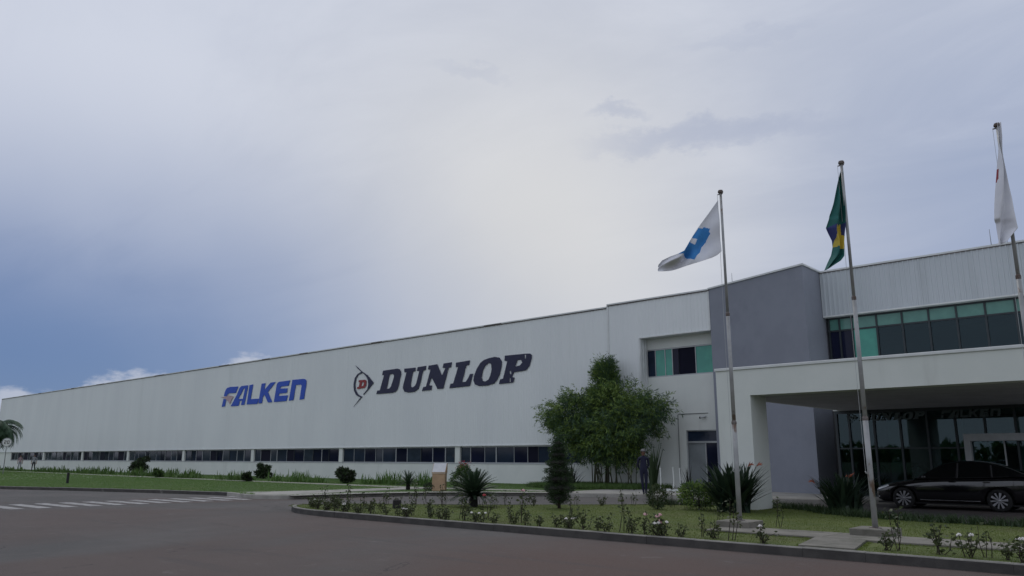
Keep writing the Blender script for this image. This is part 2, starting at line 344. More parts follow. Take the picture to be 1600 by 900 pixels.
# ================================================================== SETTING
def smooth_line(pts, step=.5):
    """Catmull-Rom through points, resampled evenly"""
    P = [Vector((*p, 0)) for p in pts]; out = []
    for i in range(len(P) - 1):
        a, b, c, d = P[max(i - 1, 0)], P[i], P[i + 1], P[min(i + 2, len(P) - 1)]
        for k in range(12):
            t = k / 12
            out.append(.5 * ((2 * b) + (c - a) * t + (2 * a - 5 * b + 4 * c - d) * t * t + (3 * b - a - 3 * c + d) * t ** 3))
    out.append(P[-1])
    res = [out[0]]; acc = 0
    for p, q in zip(out, out[1:]):
        L = (q - p).length; 
        while L > 0 and acc + L >= step:
            t = (step - acc) / L; p = p.lerp(q, t); res.append(p.copy()); L = (q - p).length; acc = 0
        acc += L
    if (res[-1] - out[-1]).length > step * .3: res.append(out[-1])
    return [(p.x, p.y) for p in res]
def sheet(name, pts, z, m, kind='structure', parent=None):
    mb = MB(); n = len(pts); mb.add([(x, y, z) for x, y in pts], [tuple(range(n))])
    o = mb.build(name, m, parent)
    if parent is None: tag(o, kind=kind)
    for p in o.data.polygons:
        if p.normal.z < 0: p.flip()
    return o
def offset_line(pts, d):
    out = []
    for i, p in enumerate(pts):
        a = Vector(pts[max(i - 1, 0)]); b = Vector(pts[min(i + 1, len(pts) - 1)]); t = (b - a).normalized()
        out.append((p[0] - t.y * d, p[1] + t.x * d))
    return out
sheet('ground', [(-2500, -2500), (2500, -2500), (2500, 2500), (-2500, 2500)], -.03, 'earth')
sheet('road', [(-400, -30), (120, -30), (120, 36), (-40, 36), (-400, 36)], 0.0, 'asphalt')
KH = .15
north = smooth_line([(-170, 9.5), (-90, 10.2), (-60, 11.4), (-48.2, 13.6), (-43.9, 15.0), (-39.2, 16.35), (-35, 17.35), (-32.4, 17.75), (-29.6, 17.2), (-28.1, 17.6), (-27.7, 19), (-27.2, 21.2), (-25.6, 24.1), (-22.2, 26.4), (-19, 27.5), (-16, 28.1), (-11.6, 28.4), (-10.4, 29.4), (-9.2, 30.2), (-7.5, 30.4), (8, 30.4), (60, 30.4)], .5)
sheet('lawn', offset_line(north, .1) + [(60, 120), (-400, 120), (-400, 9.5)], KH - .012, 'lawn_far')
isl = smooth_line([(20, 13.3), (5, 13.3), (-8, 13.3), (-16, 13.33), (-19.0, 13.38), (-21.0, 13.75), (-22.3, 14.6), (-22.0, 15.8), (-20.5, 16.9), (-18.1, 18.5), (-15.6, 20.9), (-13.2, 23.0), (-11.2, 23.6), (-9.3, 23.2), (-8, 21.9), (-6.2, 21.1), (-3.6, 20.8), (5, 20.8), (20, 20.8)], .5)
sheet('lawn', offset_line(isl, -.1) , KH - .012, 'lawn')
def kerb(name, line, side, step=2, mats=('kerb_concrete', 'kerb_top'), drop=0.0):
    """a row of kerb stones along the line; side=+1: stones lie to the left of the line"""
    root = empty(name, (line[0][0], line[0][1], 0), kind='structure')
    for i in range(0, len(line) - 1, step):
        seg = line[i:i + step + 1]
        if len(seg) < 2: continue
        a = offset_line(line, 0.0)[i:i + step + 1]; h = KH - drop + random.uniform(-.004, .005); o = random.uniform(-.006, .006)
        inn = offset_line(line, .14 * side)[i:i + step + 1]
        # shorten the ends for a joint
        def cut(l):
            l = [Vector(p) for p in l]; d0 = (l[1] - l[0]).normalized() * .0015; d1 = (l[-2] - l[-1]).normalized() * .0015
            l[0] = l[0] + d0; l[-1] = l[-1] + d1; return l
        A = cut(a); B = cut(inn); mb = MB(); n = len(A); b = .015
        prof = []
        for p, q in zip(A, B):
            w = (q - p).normalized()
            p2 = p + w * o
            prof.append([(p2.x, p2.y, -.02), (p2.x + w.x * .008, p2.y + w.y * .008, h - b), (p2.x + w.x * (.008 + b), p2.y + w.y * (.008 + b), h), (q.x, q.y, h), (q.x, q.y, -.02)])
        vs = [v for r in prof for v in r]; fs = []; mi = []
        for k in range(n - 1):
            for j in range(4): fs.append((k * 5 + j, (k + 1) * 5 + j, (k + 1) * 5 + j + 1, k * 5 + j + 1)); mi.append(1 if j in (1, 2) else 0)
        fs += [(0, 1, 2, 3, 4), tuple((n - 1) * 5 + j for j in (4, 3, 2, 1, 0))]; mi += [0, 0]
        mb.add(vs, fs); mb.mi = mi
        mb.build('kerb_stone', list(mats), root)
    return root
vis_n = [p for p in north if -62 < p[0] < 3]
ki = next(i for i, p in enumerate(vis_n) if p[0] > -32.6)
kerb('kerb', vis_n[:ki + 1], 1)
kerb('kerb', vis_n[ki:], 1, 2, ('concrete', 'concrete'), .0)
kerb('kerb', [p for p in isl if p[0] < 4 and p[1] < 14.7][:], -1)
kerb('kerb', [p for p in isl if p[0] < 4 and p[1] >= 14.7], -1, 3)
# concrete walks (each on its own level)
ZW = KH - .004
walk_a = smooth_line([(-27.55, 17.9), (-27.3, 19.4), (-26.9, 21.2), (-25.4, 23.9), (-22.1, 26.2), (-21.2, 26.65)], .5)
sheet('path', offset_line(walk_a, -.02) + offset_line(walk_a, 1.25)[::-1], ZW, 'concrete')
sheet('path', [(-32.6, 17.95), (-29.7, 17.4), (-28.5, 17.75), (-28.55, 20.0), (-29.0, 21.8), (-29.2, 26.4), (-30.9, 26.4), (-31.2, 21.5), (-31.9, 19.2)], ZW + .003, 'concrete')
sheet('path', [(-130, 28.8), (-90, 28.2), (-60, 26.9), (-30.0, 26.2), (-22.3, 27.5), (-22.3, 28.9), (-30, 27.3), (-60, 27.9), (-90, 29.2), (-130, 29.8)], ZW + .0065, 'concrete')
plaza = [p for p in north if -22.2 < p[0] < 40]
sheet('pavement', offset_line(plaza, .14) + [(40, 35.3), (-22.1, 35.3)], ZW + .0095, 'concrete')
bed = [(-27.6, 34.75), (-27.4, 31.6), (-25.5, 30.5), (-22.4, 30.4), (-20.6, 31.6), (-20.5, 34.75)]
sheet('planting_bed', bed, ZW + .016, 'soil')
# walk by the flagpoles, in cast slabs, and the short link to the kerb
fw = empty('path', (-5, 15.3, KH), kind='structure')
xs = np.arange(-8.2, 20, 2.4)
for i, x in enumerate(xs):
    MB().bbox(x + .006, x + 2.394, 14.98, 16.10, KH - .08, KH + .03 + random.uniform(-.003, .003), .008).build('slab', 'concrete_old', fw)
MB().prism([(-5.62, 13.45), (-4.70, 13.45), (-5.02, 14.97), (-5.92, 14.97)], KH - .08, KH + .026).build('slab', 'concrete_old', fw)
# pedestrian crossing
cross = empty('zebra_crossing', (-30.4, 12, 0), kind='structure')
for k in range(15):
    yb = 6.2 + k * .79
    mb = MB(); mb.box(-32.0 + .02 * k, -29.0 + .02 * k, yb, yb + .40, .001, .005); mb.build('crossing_stripe', 'line_paint', cross)

# ================================================================== BUILDING
FY = 34.7; XL, XR = -126.6, 9.0; ZB = 2.33
B = empty('factory_building', (-60, FY, 0), 'long pale factory hall with ribbed cladding, strip windows and a grey entrance tower', 'building')
def P_(name, m, fn, parent=B, **k):
    mb = MB(); fn(mb); return mb.build(name, m, parent, **k)
# masses behind the skin
P_('hall_core', 'core', lambda m: (m.box(XL + .05, -22.25, 34.92, 95, -.1, 9.5), m.box(-22.25, -12.7, 35.75, 95, -.1, 9.5), m.box(-12.7, XR, 42, 95, -.1, 9.5)))
P_('roof', 'roofing', lambda m: m.box(XL, XR, FY + .02, 95.2, 9.5, 9.58))
# ribbed sheets, one metre wide, five ribs each
def clad_mesh(w, z0, z1, ribs=5, dep=.026, m='cladding'):
    mb = MB(); pr = [(0, 0)]; p = w / ribs
    for k in range(ribs):
        x = k * p; pr += [(x + p * .58, 0), (x + p * .66, -dep), (x + p * .88, -dep), (x + p * .96, 0)]
    pr.append((w, 0))
    vs = [(x, y, z0) for x, y in pr] + [(x, y, z1) for x, y in pr]; n = len(pr)
    mb.add(vs, [(i, i + 1, n + i + 1, n + i) for i in range(n - 1)])
    me = mb.mesh('cladding_panel', m)
    if me.polygons[0].normal.y > 0:
        for q in me.polygons: q.flip()
    return me
hall_me = clad_mesh(1.0, ZB, 9.52, 5, .012); high_me = clad_mesh(1.0, ZB, 9.62, 5, .012); top_me = clad_mesh(1.0, 7.72, 9.66, 5, .018); 
off = -ORG[B]
def panels(me, x0, x1, y=FY):
    n = max(1, round(x1 - x0)); w = (x1 - x0) / n
    for i in range(n):
        o = obj('cladding_panel', me, B, Vector((x0 + i * w, y + random.uniform(-.001, .001), 0)) + off, scale=(w, 1, 1))
panels(hall_me, XL, -24.14); panels(high_me, -24.08, -22.14, FY - .03); panels(top_me, -22.14, -18.07, FY - .03); panels(clad_mesh(1.0, 7.70, 9.66, 5, .034, 'cladding_grey'), -12.62, XR)
P_('cladding_backing', 'core', lambda m: (m.box(XL + .02, -22.2, FY + .006, FY + .1, ZB + .01, 9.5), m.box(-22.16, -18.06, FY + .006, FY + .1, 7.73, 9.6), m.box(-12.6, XR, FY + .006, FY + .1, 7.72, 9.6)))
P_('corner_trim', 'trim_white', lambda m: (m.box(-24.16, -24.06, FY - .075, FY + .01, ZB, 9.63), m.box(-22.2, -22.12, FY - .075, FY + .6, ZB, 7.70), m.box(-18.14, -18.06, FY - .075, FY + .01, 7.70, 9.66), m.box(XL - .03, XL + .06, FY - .05, FY + .05, ZB, 9.53)))
P_('bottom_trim', 'trim_white', lambda m: (m.box(XL, -24.16, FY - .05, FY + .08, ZB - .05, ZB + .006), m.box(-22.12, -18.07, FY - .08, FY + .6, 7.665, 7.722), m.box(-12.6, XR, FY - .05, FY + .35, 7.64, 7.702)))
# recess side, ribbed return
P_('recess_return', 'trim_white', lambda m: (m.box(-22.12, -22.09, FY - .02, 35.30, .1, 7.66), m.box(-22.10, -22.06, 34.88, 34.93, .1, 7.66), m.box(-22.10, -22.06, 35.08, 35.13, .1, 7.66)))
# parapet caps: flashing joint coloured dark as the shadow under the cap, and pale cap, in lengths
def cap(x0, x1, z, y):
    P_('flashing', 'flashing_dark', lambda m: m.box(x0, x1, y - .045, y + .3, z - .035, z + .005))
    x = x0
    while x < x1 - .01:
        e = min(x + 6.0, x1); dz = random.uniform(-.008, .012)
        P_('parapet_cap', 'trim_white', lambda m: m.box(x + .01, e - .01, y - .075, y + .35, z + .005 + dz, z + .075 + dz)); x = e
cap(XL - .05, -24.16, 9.54, FY); cap(-24.14, -18.06, 9.66, FY - .04); cap(-12.6, XR, 9.68, FY)
# weathered patches lying on the parapet edge
for x in (-118, -112, -101, -93.5, -79, -66.2, -59, -53.5, -44.5, -33.4):
    P_('roof_sheet_end', 'flashing_dark', lambda m: m.box(x, x + random.uniform(.7, 2.4), FY - .083, FY - .077, 9.55, 9.60))
# lower wall, piers, sill
ZS = 1.27
PX = [-35.7 - 12 * k for k in range(7)]     # pier centres
P_('base_wall', 'plaster_white', lambda m: (m.box(XL, -22.12, 34.76, 34.95, -.05, ZS), m.box(XL, -120.0, 34.77, 34.95, ZS, ZB), m.box(-26.15, -22.12, 34.77, 34.95, ZS, ZB)))
P_('sill', 'alu', lambda m: m.box(-120.0, -26.15, 34.735, 34.96, ZS - .035, ZS + .01))
for x in PX[:-1] + [-107.9]: P_('pier', 'plaster_white', lambda m: m.box(x - .21, x + .21, 34.74, 34.95, ZS + .01, ZB - .05))
edges = [-26.15] + [-35.7 - 12 * k for k in range(7)] + [-120.0]
pane_ms = {}
def flat_pane(w, h, m):
    k = (round(w, 2), round(h, 2), m)
    if k not in pane_ms:
        mb = MB(); mb.box(0, w, 0, .012, 0, h); pane_ms[k] = mb.mesh('pane', m)
    return pane_ms[k]
for bi in range(8):
    xr = edges[bi] - (.21 if bi else 0); xl = edges[bi + 1] + (.21 if bi < 7 else 0)
    w = MB()
    w.box(xl, xr, 34.84, 34.90, ZS + .01, ZS + .05); w.box(xl, xr, 34.84, 34.90, ZB - .12, ZB - .05)
    # uneven sashes, as sliding windows stand
    n = 10 if bi else 9; cuts = [xl]
    for k in range(n): cuts.append(xl + (xr - xl) * (k + 1) / n + (random.uniform(-.28, .28) if k < n - 1 else 0))
    win = w.build('window', 'alu', B)
    tag(win)
    for k in range(n):
        a, b = cuts[k], cuts[k + 1]
        m = random.choices(['pane_dark', 'pane_grey', 'pane_blue', 'pane_open'], [3, 4, 4, 2])[0]
        pn = obj('pane', flat_pane(b - a - .03, ZB - ZS - .17, m), win, Vector((a + .015, 34.865 + (.02 if k % 2 else 0), ZS + .05)) + off)
        pn.rotation_euler.x = random.uniform(-.008, .008)
        if k: 
            mb = MB(); wd_ = random.choice([.03, .045, .07]); mb.box(a - wd_ / 2, a + wd_ / 2, 34.845, 34.895, ZS + .05, ZB - .12); mb.build('mullion', 'alu' if random.random() < .75 else 'alu_dark', win)
# recessed wall beside the tower
RY = 35.27
P_('recess_wall', 'plaster_white', lambda m: (
    m.box(-22.2, -18.0, RY, 35.8, 2.92, 5.66), m.box(-22.2, -18.0, RY, 35.8, 7.12, 7.68), m.box(-22.2, -20.02, RY, 35.8, -.05, 2.92), m.box(-18.32, -18.0, RY, 35.8, -.05, 2.92),
    m.box(-22.2, -22.17, RY, 35.8, 5.66, 7.12), m.box(-18.30, -18.0, RY, 35.8, 5.66, 7.12)))
w = MB(); 
for a, b, c, d in ((-22.17, -18.30, 5.66, 5.72), (-22.17, -18.30, 7.06, 7.12), (-22.17, -22.12, 5.72, 7.06), (-18.34, -18.30, 5.72, 7.06)): w.box(a, b, RY + .04, RY + .12, c, d)
win = w.build('window', 'alu', B)
for a, b, m in ((-22.12, -21.66, 'pane_blue'), (-21.64, -21.09, 'pane_teal'), (-21.05, -20.66, 'pane_teal'), (-20.64, -20.3, 'pane_dark'), (-20.28, -19.34, 'pane_open'), (-19.30, -18.34, 'pane_teal')):
    obj('pane', flat_pane(b - a, 1.34, m), win, Vector((a, RY + .09 + (.03 if m == 'pane_open' else 0), 5.72)) + off)
for a in (-21.65, -21.07, -20.65, -19.32): 
    mb = MB(); mb.box(a - .02, a + .02, RY + .06, RY + .11, 5.72, 7.06); mb.build('mullion', 'alu', win)
# door with transom
d = MB(); d.box(-20.02, -19.97, RY + .05, RY + .15, .15, 2.92); d.box(-18.37, -18.32, RY + .05, RY + .15, .15, 2.92); d.box(-19.97, -18.37, RY + .05, RY + .15, 2.30, 2.39); d.box(-19.97, -18.37, RY + .05, RY + .15, 2.87, 2.92)
door = d.build('door', 'alu', B)
obj('pane', flat_pane(1.6, .48, 'pane_blue'), door, Vector((-19.97, RY + .1, 2.39)) + off)
mat('door_grey', (.20, .225, .235), (.15, .17, .18), .9, .2, spec=.5)
for a, b, m in ((-19.96, -19.05, 'door_grey'), (-18.99, -18.38, 'pane_dark')):
    obj('door_leaf', flat_pane(b - a, 2.13, m), door, Vector((a, RY + .11, .17)) + off)
mb = MB(); mb.box(-19.05, -18.99, RY + .07, RY + .13, .16, 2.30); mb.build('door_stile', 'alu', door)
mb = MB(); mb.tube([(-18.94, RY + .06, .95), (-18.94, RY + .03, 1.0), (-18.94, RY + .03, 1.3), (-18.94, RY + .06, 1.35)], .014, 6); mb.build('handle', 'chrome', door)
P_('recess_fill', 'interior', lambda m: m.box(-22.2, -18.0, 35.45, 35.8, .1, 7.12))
# grey tower: its front is turned away from the hall
TW = [(-18.06, 34.66), (-12.64, 32.8), (-12.64, 36.2), (-18.06, 36.2)]
P_('entrance_tower', 'plaster_grey', lambda m: m.prism(TW, -.05, 9.70))
TC = [(-18.10, 34.61), (-12.58, 32.72), (-12.58, 36.3), (-18.10, 36.3)]
P_('parapet_cap', 'trim_white', lambda m: m.prism(TC, 9.702, 9.775))
# office storey over the lobby
ow = MB(); YO = 35.0
ow.box(-12.6, XR, YO + .02, YO + .2, 4.1, 5.55); o_w = ow.build('office_wall', 'plaster_white', B)
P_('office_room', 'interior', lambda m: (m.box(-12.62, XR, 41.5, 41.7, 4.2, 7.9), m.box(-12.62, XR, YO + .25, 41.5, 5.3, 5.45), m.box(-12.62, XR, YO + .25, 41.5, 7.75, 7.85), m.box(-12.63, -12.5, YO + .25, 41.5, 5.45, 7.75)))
for x, y in ((-10.4, 37.2), (-8.0, 37.2), (-5.4, 37.2), (-9.2, 39.2), (-6.6, 39.2)):
    P_('ceiling_lamp', 'sign_white', lambda m: m.box(x, x + 1.2, y, y + .12, 7.66, 7.74))
f = MB(); f.box(-12.6, XR, YO, YO + .1, 7.56, 7.64); f.box(-12.6, XR, YO, YO + .1, 5.55, 5.62); f.box(-12.6, XR, YO + .005, YO + .09, 7.02, 7.09)
owin = f.build('window', 'alu_dark', B)
mx = [-12.5, -12.05] + [-11.52 + 1.02 * k for k in range(0, 20)]
for k, x in enumerate(mx):
    mb = MB(); mb.box(x - .035, x + .035, YO - .02, YO + .085, 5.62, 7.56); mb.build('mullion', 'alu_dark', owin)
    if k + 1 < len(mx):
        b = mx[k + 1]
        if b > XR: break
        obj('pane', flat_pane(b - x - .07, .47, 'pane_teal_pale'), owin, Vector((x + .035, YO + .04, 7.09)) + off)
        obj('pane', flat_pane(b - x - .07, 1.40, 'pane_teal' if k == 2 else ('pane_dark' if k < 2 else 'glass_teal')), owin, Vector((x + .035, YO + .045, 5.62)) + off)
# lobby under the canopy: glass curtain wall with the door portal
LY = 32.0
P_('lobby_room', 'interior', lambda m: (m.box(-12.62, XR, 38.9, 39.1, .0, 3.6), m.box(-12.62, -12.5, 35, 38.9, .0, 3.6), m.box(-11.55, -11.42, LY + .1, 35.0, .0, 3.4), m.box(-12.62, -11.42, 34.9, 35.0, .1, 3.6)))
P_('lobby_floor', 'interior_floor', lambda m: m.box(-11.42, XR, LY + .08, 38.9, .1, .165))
P_('lobby_roof', 'plaster_white', lambda m: m.box(-11.56, XR, LY - .02, 42, 3.405, 4.1))
cw = MB(); cw.box(-11.5, XR, LY, LY + .1, 3.28, 3.40); cw.box(-11.5, XR, LY, LY + .1, .14, .22)
curtain = cw.build('curtain_wall', 'alu_dark', B)
lx = [-11.45, -10.98] + [-10.05 + .93 * k for k in range(0, 19)]
for k, x in enumerate(lx):
    mb = MB(); mb.box(x - .035, x + .035, LY - .03, LY + .09, .22, 3.28); mb.build('mullion', 'alu_dark', curtain)
    if k + 1 < len(lx):
        b = lx[k + 1]
        zs = [(1.97, 3.28)] if -6.9 < x < -3.3 else [(.22, 1.92), (1.97, 3.28)]
        for a_, b_ in zs: obj('pane', flat_pane(b - x - .07, b_ - a_, 'glass_teal'), curtain, Vector((x + .035, LY + .04, a_)) + off)
mb = MB(); mb.box(-11.45, -6.85, LY - .01, LY + .08, 1.92, 1.97); mb.build('transom', 'alu_dark', curtain)
pf = MB(); pf.box(-6.98, -6.78, LY - .35, LY + .05, .14, 2.42); pf.box(-3.4, -3.2, LY - .35, LY + .05, .14, 2.42); pf.box(-6.78, -3.4, LY - .35, LY + .05, 2.17, 2.42)
portal = pf.build('door_portal', 'alu_white', B)
obj('pane', flat_pane(.98, 1.98, 'glass_teal'), portal, Vector((-6.78, LY - .1, .17)) + off)
mb = MB(); mb.box(-5.81, -5.77, LY - .14, LY - .06, .17, 2.17); mb.build('door_stile', 'alu_white', portal)
# in the lobby: teal panels standing in for glass reflections, tyres on stands
mat('lobby_panel', (.06, .16, .14), (.05, .13, .12), 1, .5)
for i, (x0, x1, y) in enumerate(((-10.35, -9.95, 34.6), (-8.9, -8.0, 36.3), (-6.3, -5.0, 37.5))):
    o = MB().box(x0, x1, y, y + .12, .165, 3.2).build('display_panel', 'lobby_panel', origin=((x0 + x1) / 2, y, .165))
    tag(o, ['narrow teal display panel just inside the lobby glass by the flagpole', 'wide teal display panel further back inside the glazed lobby', 'teal partition panel behind the white door portal'][i], 'display panel', 'teal panels in the lobby')
def tyre_stand(x, y, r, label):
    t = empty('tyre_display', (x, y, .165), label, 'tyre', 'tyres shown in the lobby')
    zc = .165 + .45 + r
    m = MB(); m.lathe([(r * .62, -.11), (r * .9, -.13), (r, -.08), (r, .08), (r * .9, .13), (r * .62, .11), (r * .62, -.11)], (x, y, zc), 28, 'y'); m.build('tyre', 'tyre', t, True)
    m = MB(); m.lathe([(r * .61, -.08), (r * .56, -.02), (r * .56, .08)], (x, y, zc), 28, 'y')
    for k in range(5):
        a = 2 * math.pi * k / 5; m.tube([(x, y - .05, zc), (x + r * .58 * math.cos(a), y - .06, zc + r * .58 * math.sin(a))], [.05, .035], 6)
    m.build('rim', 'steel_grey', t)
    m = MB(); m.box(x - .3, x + .3, y - .2, y + .2, .165, .20); m.box(x - .2, x - .15, y - .1, y + .1, .20, .68); m.box(x + .15, x + .2, y - .1, y + .1, .20, .68); m.build('stand', 'alu_dark', t)
tyre_stand(-10.45, 33.1, .38, 'leftmost tyre on a stand inside the dark glazed lobby')
tyre_stand(-9.05, 33.3, .40, 'tyre with spoked rim on a stand right of the teal panel in the lobby')
tyre_stand(-8.0, 33.4, .46, 'largest dark tyre on a stand in the lobby above the car bonnet')
# entrance canopy: pillar, deep front beam, slab
CN = empty('entrance_canopy', (-11, 22, 0), 'white entrance canopy with one broad pillar over the black car', 'canopy')
P_('pillar', 'plaster_white', lambda m: m.box(-11.38, -10.31, 22.0, 23.05, -.05, 3.395), CN)
P_('front_beam', 'plaster_white', lambda m: m.box(-11.38, -3.36, 22.0, 22.6, 3.395, 4.16), CN)
P_('coping', 'trim_white', lambda m: m.bbox(-11.41, -3.33, 21.96, 22.66, 4.162, 4.245, .01), CN)
P_('side_beam', 'plaster_white', lambda m: m.box(-11.37, -11.1, 22.6, 31.97, 3.42, 4.16), CN)
P_('side_beam', 'plaster_white', lambda m: m.box(-3.65, -3.37, 22.6, 31.97, 3.42, 4.16), CN)
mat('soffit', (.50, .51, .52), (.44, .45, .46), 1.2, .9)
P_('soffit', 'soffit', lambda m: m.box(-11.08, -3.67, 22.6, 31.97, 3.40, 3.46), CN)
P_('slab', 'plaster_white', lambda m: m.box(-11.08, -3.67, 22.6, 31.97, 3.462, 3.9), CN)
# rods on the roof
for x, y, h, lab in ((-17.2, 35.5, .75, 'thin lightning rod standing on the grey tower parapet'), (-6.0, 35.5, .8, 'thin lightning rod on the ribbed parapet by the rightmost flagpole'), (-13.2, 34.0, .0, '')):
    if h: tag(MB().tube([(x, y, 9.6), (x, y, 9.8 + h)], [.02, .008], 6).build('lightning_rod', 'steel_grey', origin=(x, y, 9.6)), lab, 'rod')

# ================================================================== LETTERING ON THE WALL
DUN = {
  'D': [[(-43.77,5.92),(-43.67,6.16),(-43.39,6.17),(-42.99,7.18),(-43.20,7.21),(-43.11,7.51),(-41.60,7.54),(-41.34,7.48),(-41.20,7.34),(-41.17,7.11),(-41.26,6.83),(-41.39,6.36),(-41.48,6.14),(-41.69,5.98),(-42.00,5.92)],[(-42.38,7.20),(-42.65,6.22),(-42.37,6.24),(-42.20,6.36),(-41.92,6.98),(-41.91,7.12),(-42.04,7.21)]],
  'U': [[(-40.86,7.48),(-39.71,7.47),(-39.73,7.23),(-39.95,7.22),(-40.16,6.40),(-40.14,6.23),(-39.96,6.17),(-39.72,6.26),(-39.58,6.45),(-39.33,7.21),(-39.57,7.24),(-39.50,7.48),(-38.65,7.51),(-38.71,7.24),(-38.94,7.21),(-39.22,6.34),(-39.38,6.02),(-39.78,5.86),(-40.38,5.85),(-40.77,5.93),(-40.95,6.17),(-40.92,6.37),(-40.62,7.21),(-40.83,7.24)]],
  'N': [[(-38.42,7.50),(-37.59,7.53),(-37.13,6.76),(-36.81,7.22),(-37.08,7.26),(-36.99,7.53),(-36.21,7.55),(-36.30,7.24),(-36.52,7.22),(-36.98,5.92),(-37.51,5.92),(-38.10,6.71),(-38.35,6.21),(-38.05,6.18),(-38.11,5.89),(-39.03,5.88),(-38.90,6.13),(-38.63,6.15),(-38.23,7.22),(-38.48,7.26)]],
  'L': [[(-35.85,7.49),(-34.59,7.54),(-34.67,7.26),(-34.92,7.24),(-35.28,6.22),(-34.94,6.23),(-34.71,6.48),(-34.58,6.69),(-34.31,6.68),(-34.59,5.94),(-36.42,5.91),(-36.32,6.18),(-36.07,6.20),(-35.65,7.19),(-35.87,7.22)]],
  'O': [[(-32.99,7.54),(-32.48,7.58),(-32.09,7.50),(-31.89,7.26),(-31.91,6.98),(-32.03,6.55),(-32.23,6.21),(-32.52,5.97),(-33.07,5.88),(-33.78,5.89),(-34.15,6.02),(-34.28,6.27),(-34.23,6.52),(-34.01,6.95),(-33.70,7.30),(-33.39,7.46)],[(-33.01,7.24),(-33.29,7.08),(-33.49,6.77),(-33.57,6.40),(-33.48,6.18),(-33.23,6.14),(-32.98,6.25),(-32.83,6.50),(-32.73,6.82),(-32.76,7.12),(-32.85,7.22)]],
  'P': [[(-31.65,7.58),(-29.98,7.56),(-29.66,7.54),(-29.52,7.44),(-29.54,7.22),(-29.71,6.81),(-29.98,6.58),(-30.92,6.53),(-31.07,6.26),(-30.88,6.22),(-30.97,5.93),(-32.13,5.91),(-32.03,6.19),(-31.79,6.21),(-31.45,7.23),(-31.68,7.28)],[(-30.64,7.25),(-30.81,6.86),(-30.45,6.90),(-30.26,7.06),(-30.34,7.21)],[(-30.09,7.50),(-29.96,7.50),(-29.98,7.28),(-30.07,7.27)],[(-31.29,6.63),(-31.15,6.65),(-31.11,6.45),(-31.23,6.43)],[(-31.27,6.23),(-31.19,6.24),(-31.17,5.98),(-31.27,5.98)]],
}
EMB = {
  'crescent': [[(-45.57,7.61),(-46.02,7.46),(-46.30,7.19),(-46.41,6.77),(-46.34,6.33),(-46.08,5.99),(-45.67,5.82),(-45.53,5.79),(-46.32,5.13),(-46.22,5.19),(-45.32,5.83),(-45.68,5.94),(-45.95,6.13),(-46.16,6.41),(-46.21,6.77),(-46.10,7.18),(-45.84,7.42),(-45.40,7.51),(-45.26,7.48),(-45.93,7.92),(-46.31,8.14),(-45.92,7.82)]],
  'arrow': [[(-45.40,7.59),(-44.81,7.31),(-44.10,6.73),(-44.70,6.26),(-45.19,5.93),(-45.22,6.00),(-44.80,6.32),(-44.70,6.64),(-44.76,6.96),(-44.97,7.22),(-45.36,7.50)]],
  'red': [[(-45.81,7.02),(-45.09,7.01),(-44.92,6.93),(-44.93,6.61),(-45.12,6.43),(-45.98,6.40),(-45.95,6.54),(-45.78,6.55),(-45.69,6.87),(-45.83,6.88)],[(-45.42,6.87),(-45.50,6.53),(-45.27,6.59),(-45.19,6.81)]],
}
FAL = {
  'F': [[(-64.91,6.84),(-64.84,7.13),(-64.69,7.37),(-64.47,7.54),(-63.98,7.60),(-62.58,7.56),(-62.91,7.03),(-64.06,7.06),(-64.34,6.94),(-64.43,6.82)]],
  'F2': [[(-64.94,6.63),(-64.46,6.55),(-64.61,5.96),(-65.16,5.94)]],
  'bird': [[(-65.52,6.81),(-64.63,6.78),(-64.09,6.88),(-63.21,6.75),(-63.57,6.46),(-63.76,6.11),(-64.10,6.37),(-64.60,6.62)]],
  'A': [[(-63.62,5.92),(-62.74,6.85),(-62.35,7.43),(-62.05,7.57),(-60.96,7.57),(-61.36,5.95),(-61.93,5.96),(-61.79,6.32),(-62.14,6.32),(-62.29,5.91)],[(-61.62,7.34),(-61.44,7.32),(-61.69,6.47),(-62.43,6.50),(-61.97,6.95)]],
  'L': [[(-60.76,7.56),(-60.18,7.60),(-60.42,6.38),(-59.14,6.36),(-59.33,5.94),(-61.00,5.96)]],
  'K': [[(-58.85,7.58),(-58.26,7.58),(-58.38,7.02),(-57.49,7.57),(-56.73,7.58),(-57.81,6.83),(-57.06,5.98),(-57.71,5.98),(-58.31,6.65),(-58.51,6.47),(-58.62,5.97),(-59.17,5.96)]],
  'E': [[(-56.21,7.56),(-54.65,7.58),(-54.83,7.17),(-55.93,7.16),(-56.05,7.01),(-54.95,6.97),(-55.00,6.62),(-56.10,6.61),(-56.17,6.43),(-54.81,6.41),(-55.02,5.97),(-56.82,5.97),(-56.56,7.35),(-56.43,7.50)]],
  'N': [[(-54.33,7.59),(-52.87,7.58),(-52.57,7.54),(-52.38,7.39),(-52.39,7.05),(-52.59,6.01),(-53.19,5.99),(-53.00,7.06),(-53.09,7.14),(-53.80,7.17),(-54.03,6.00),(-54.67,5.98)]],
}

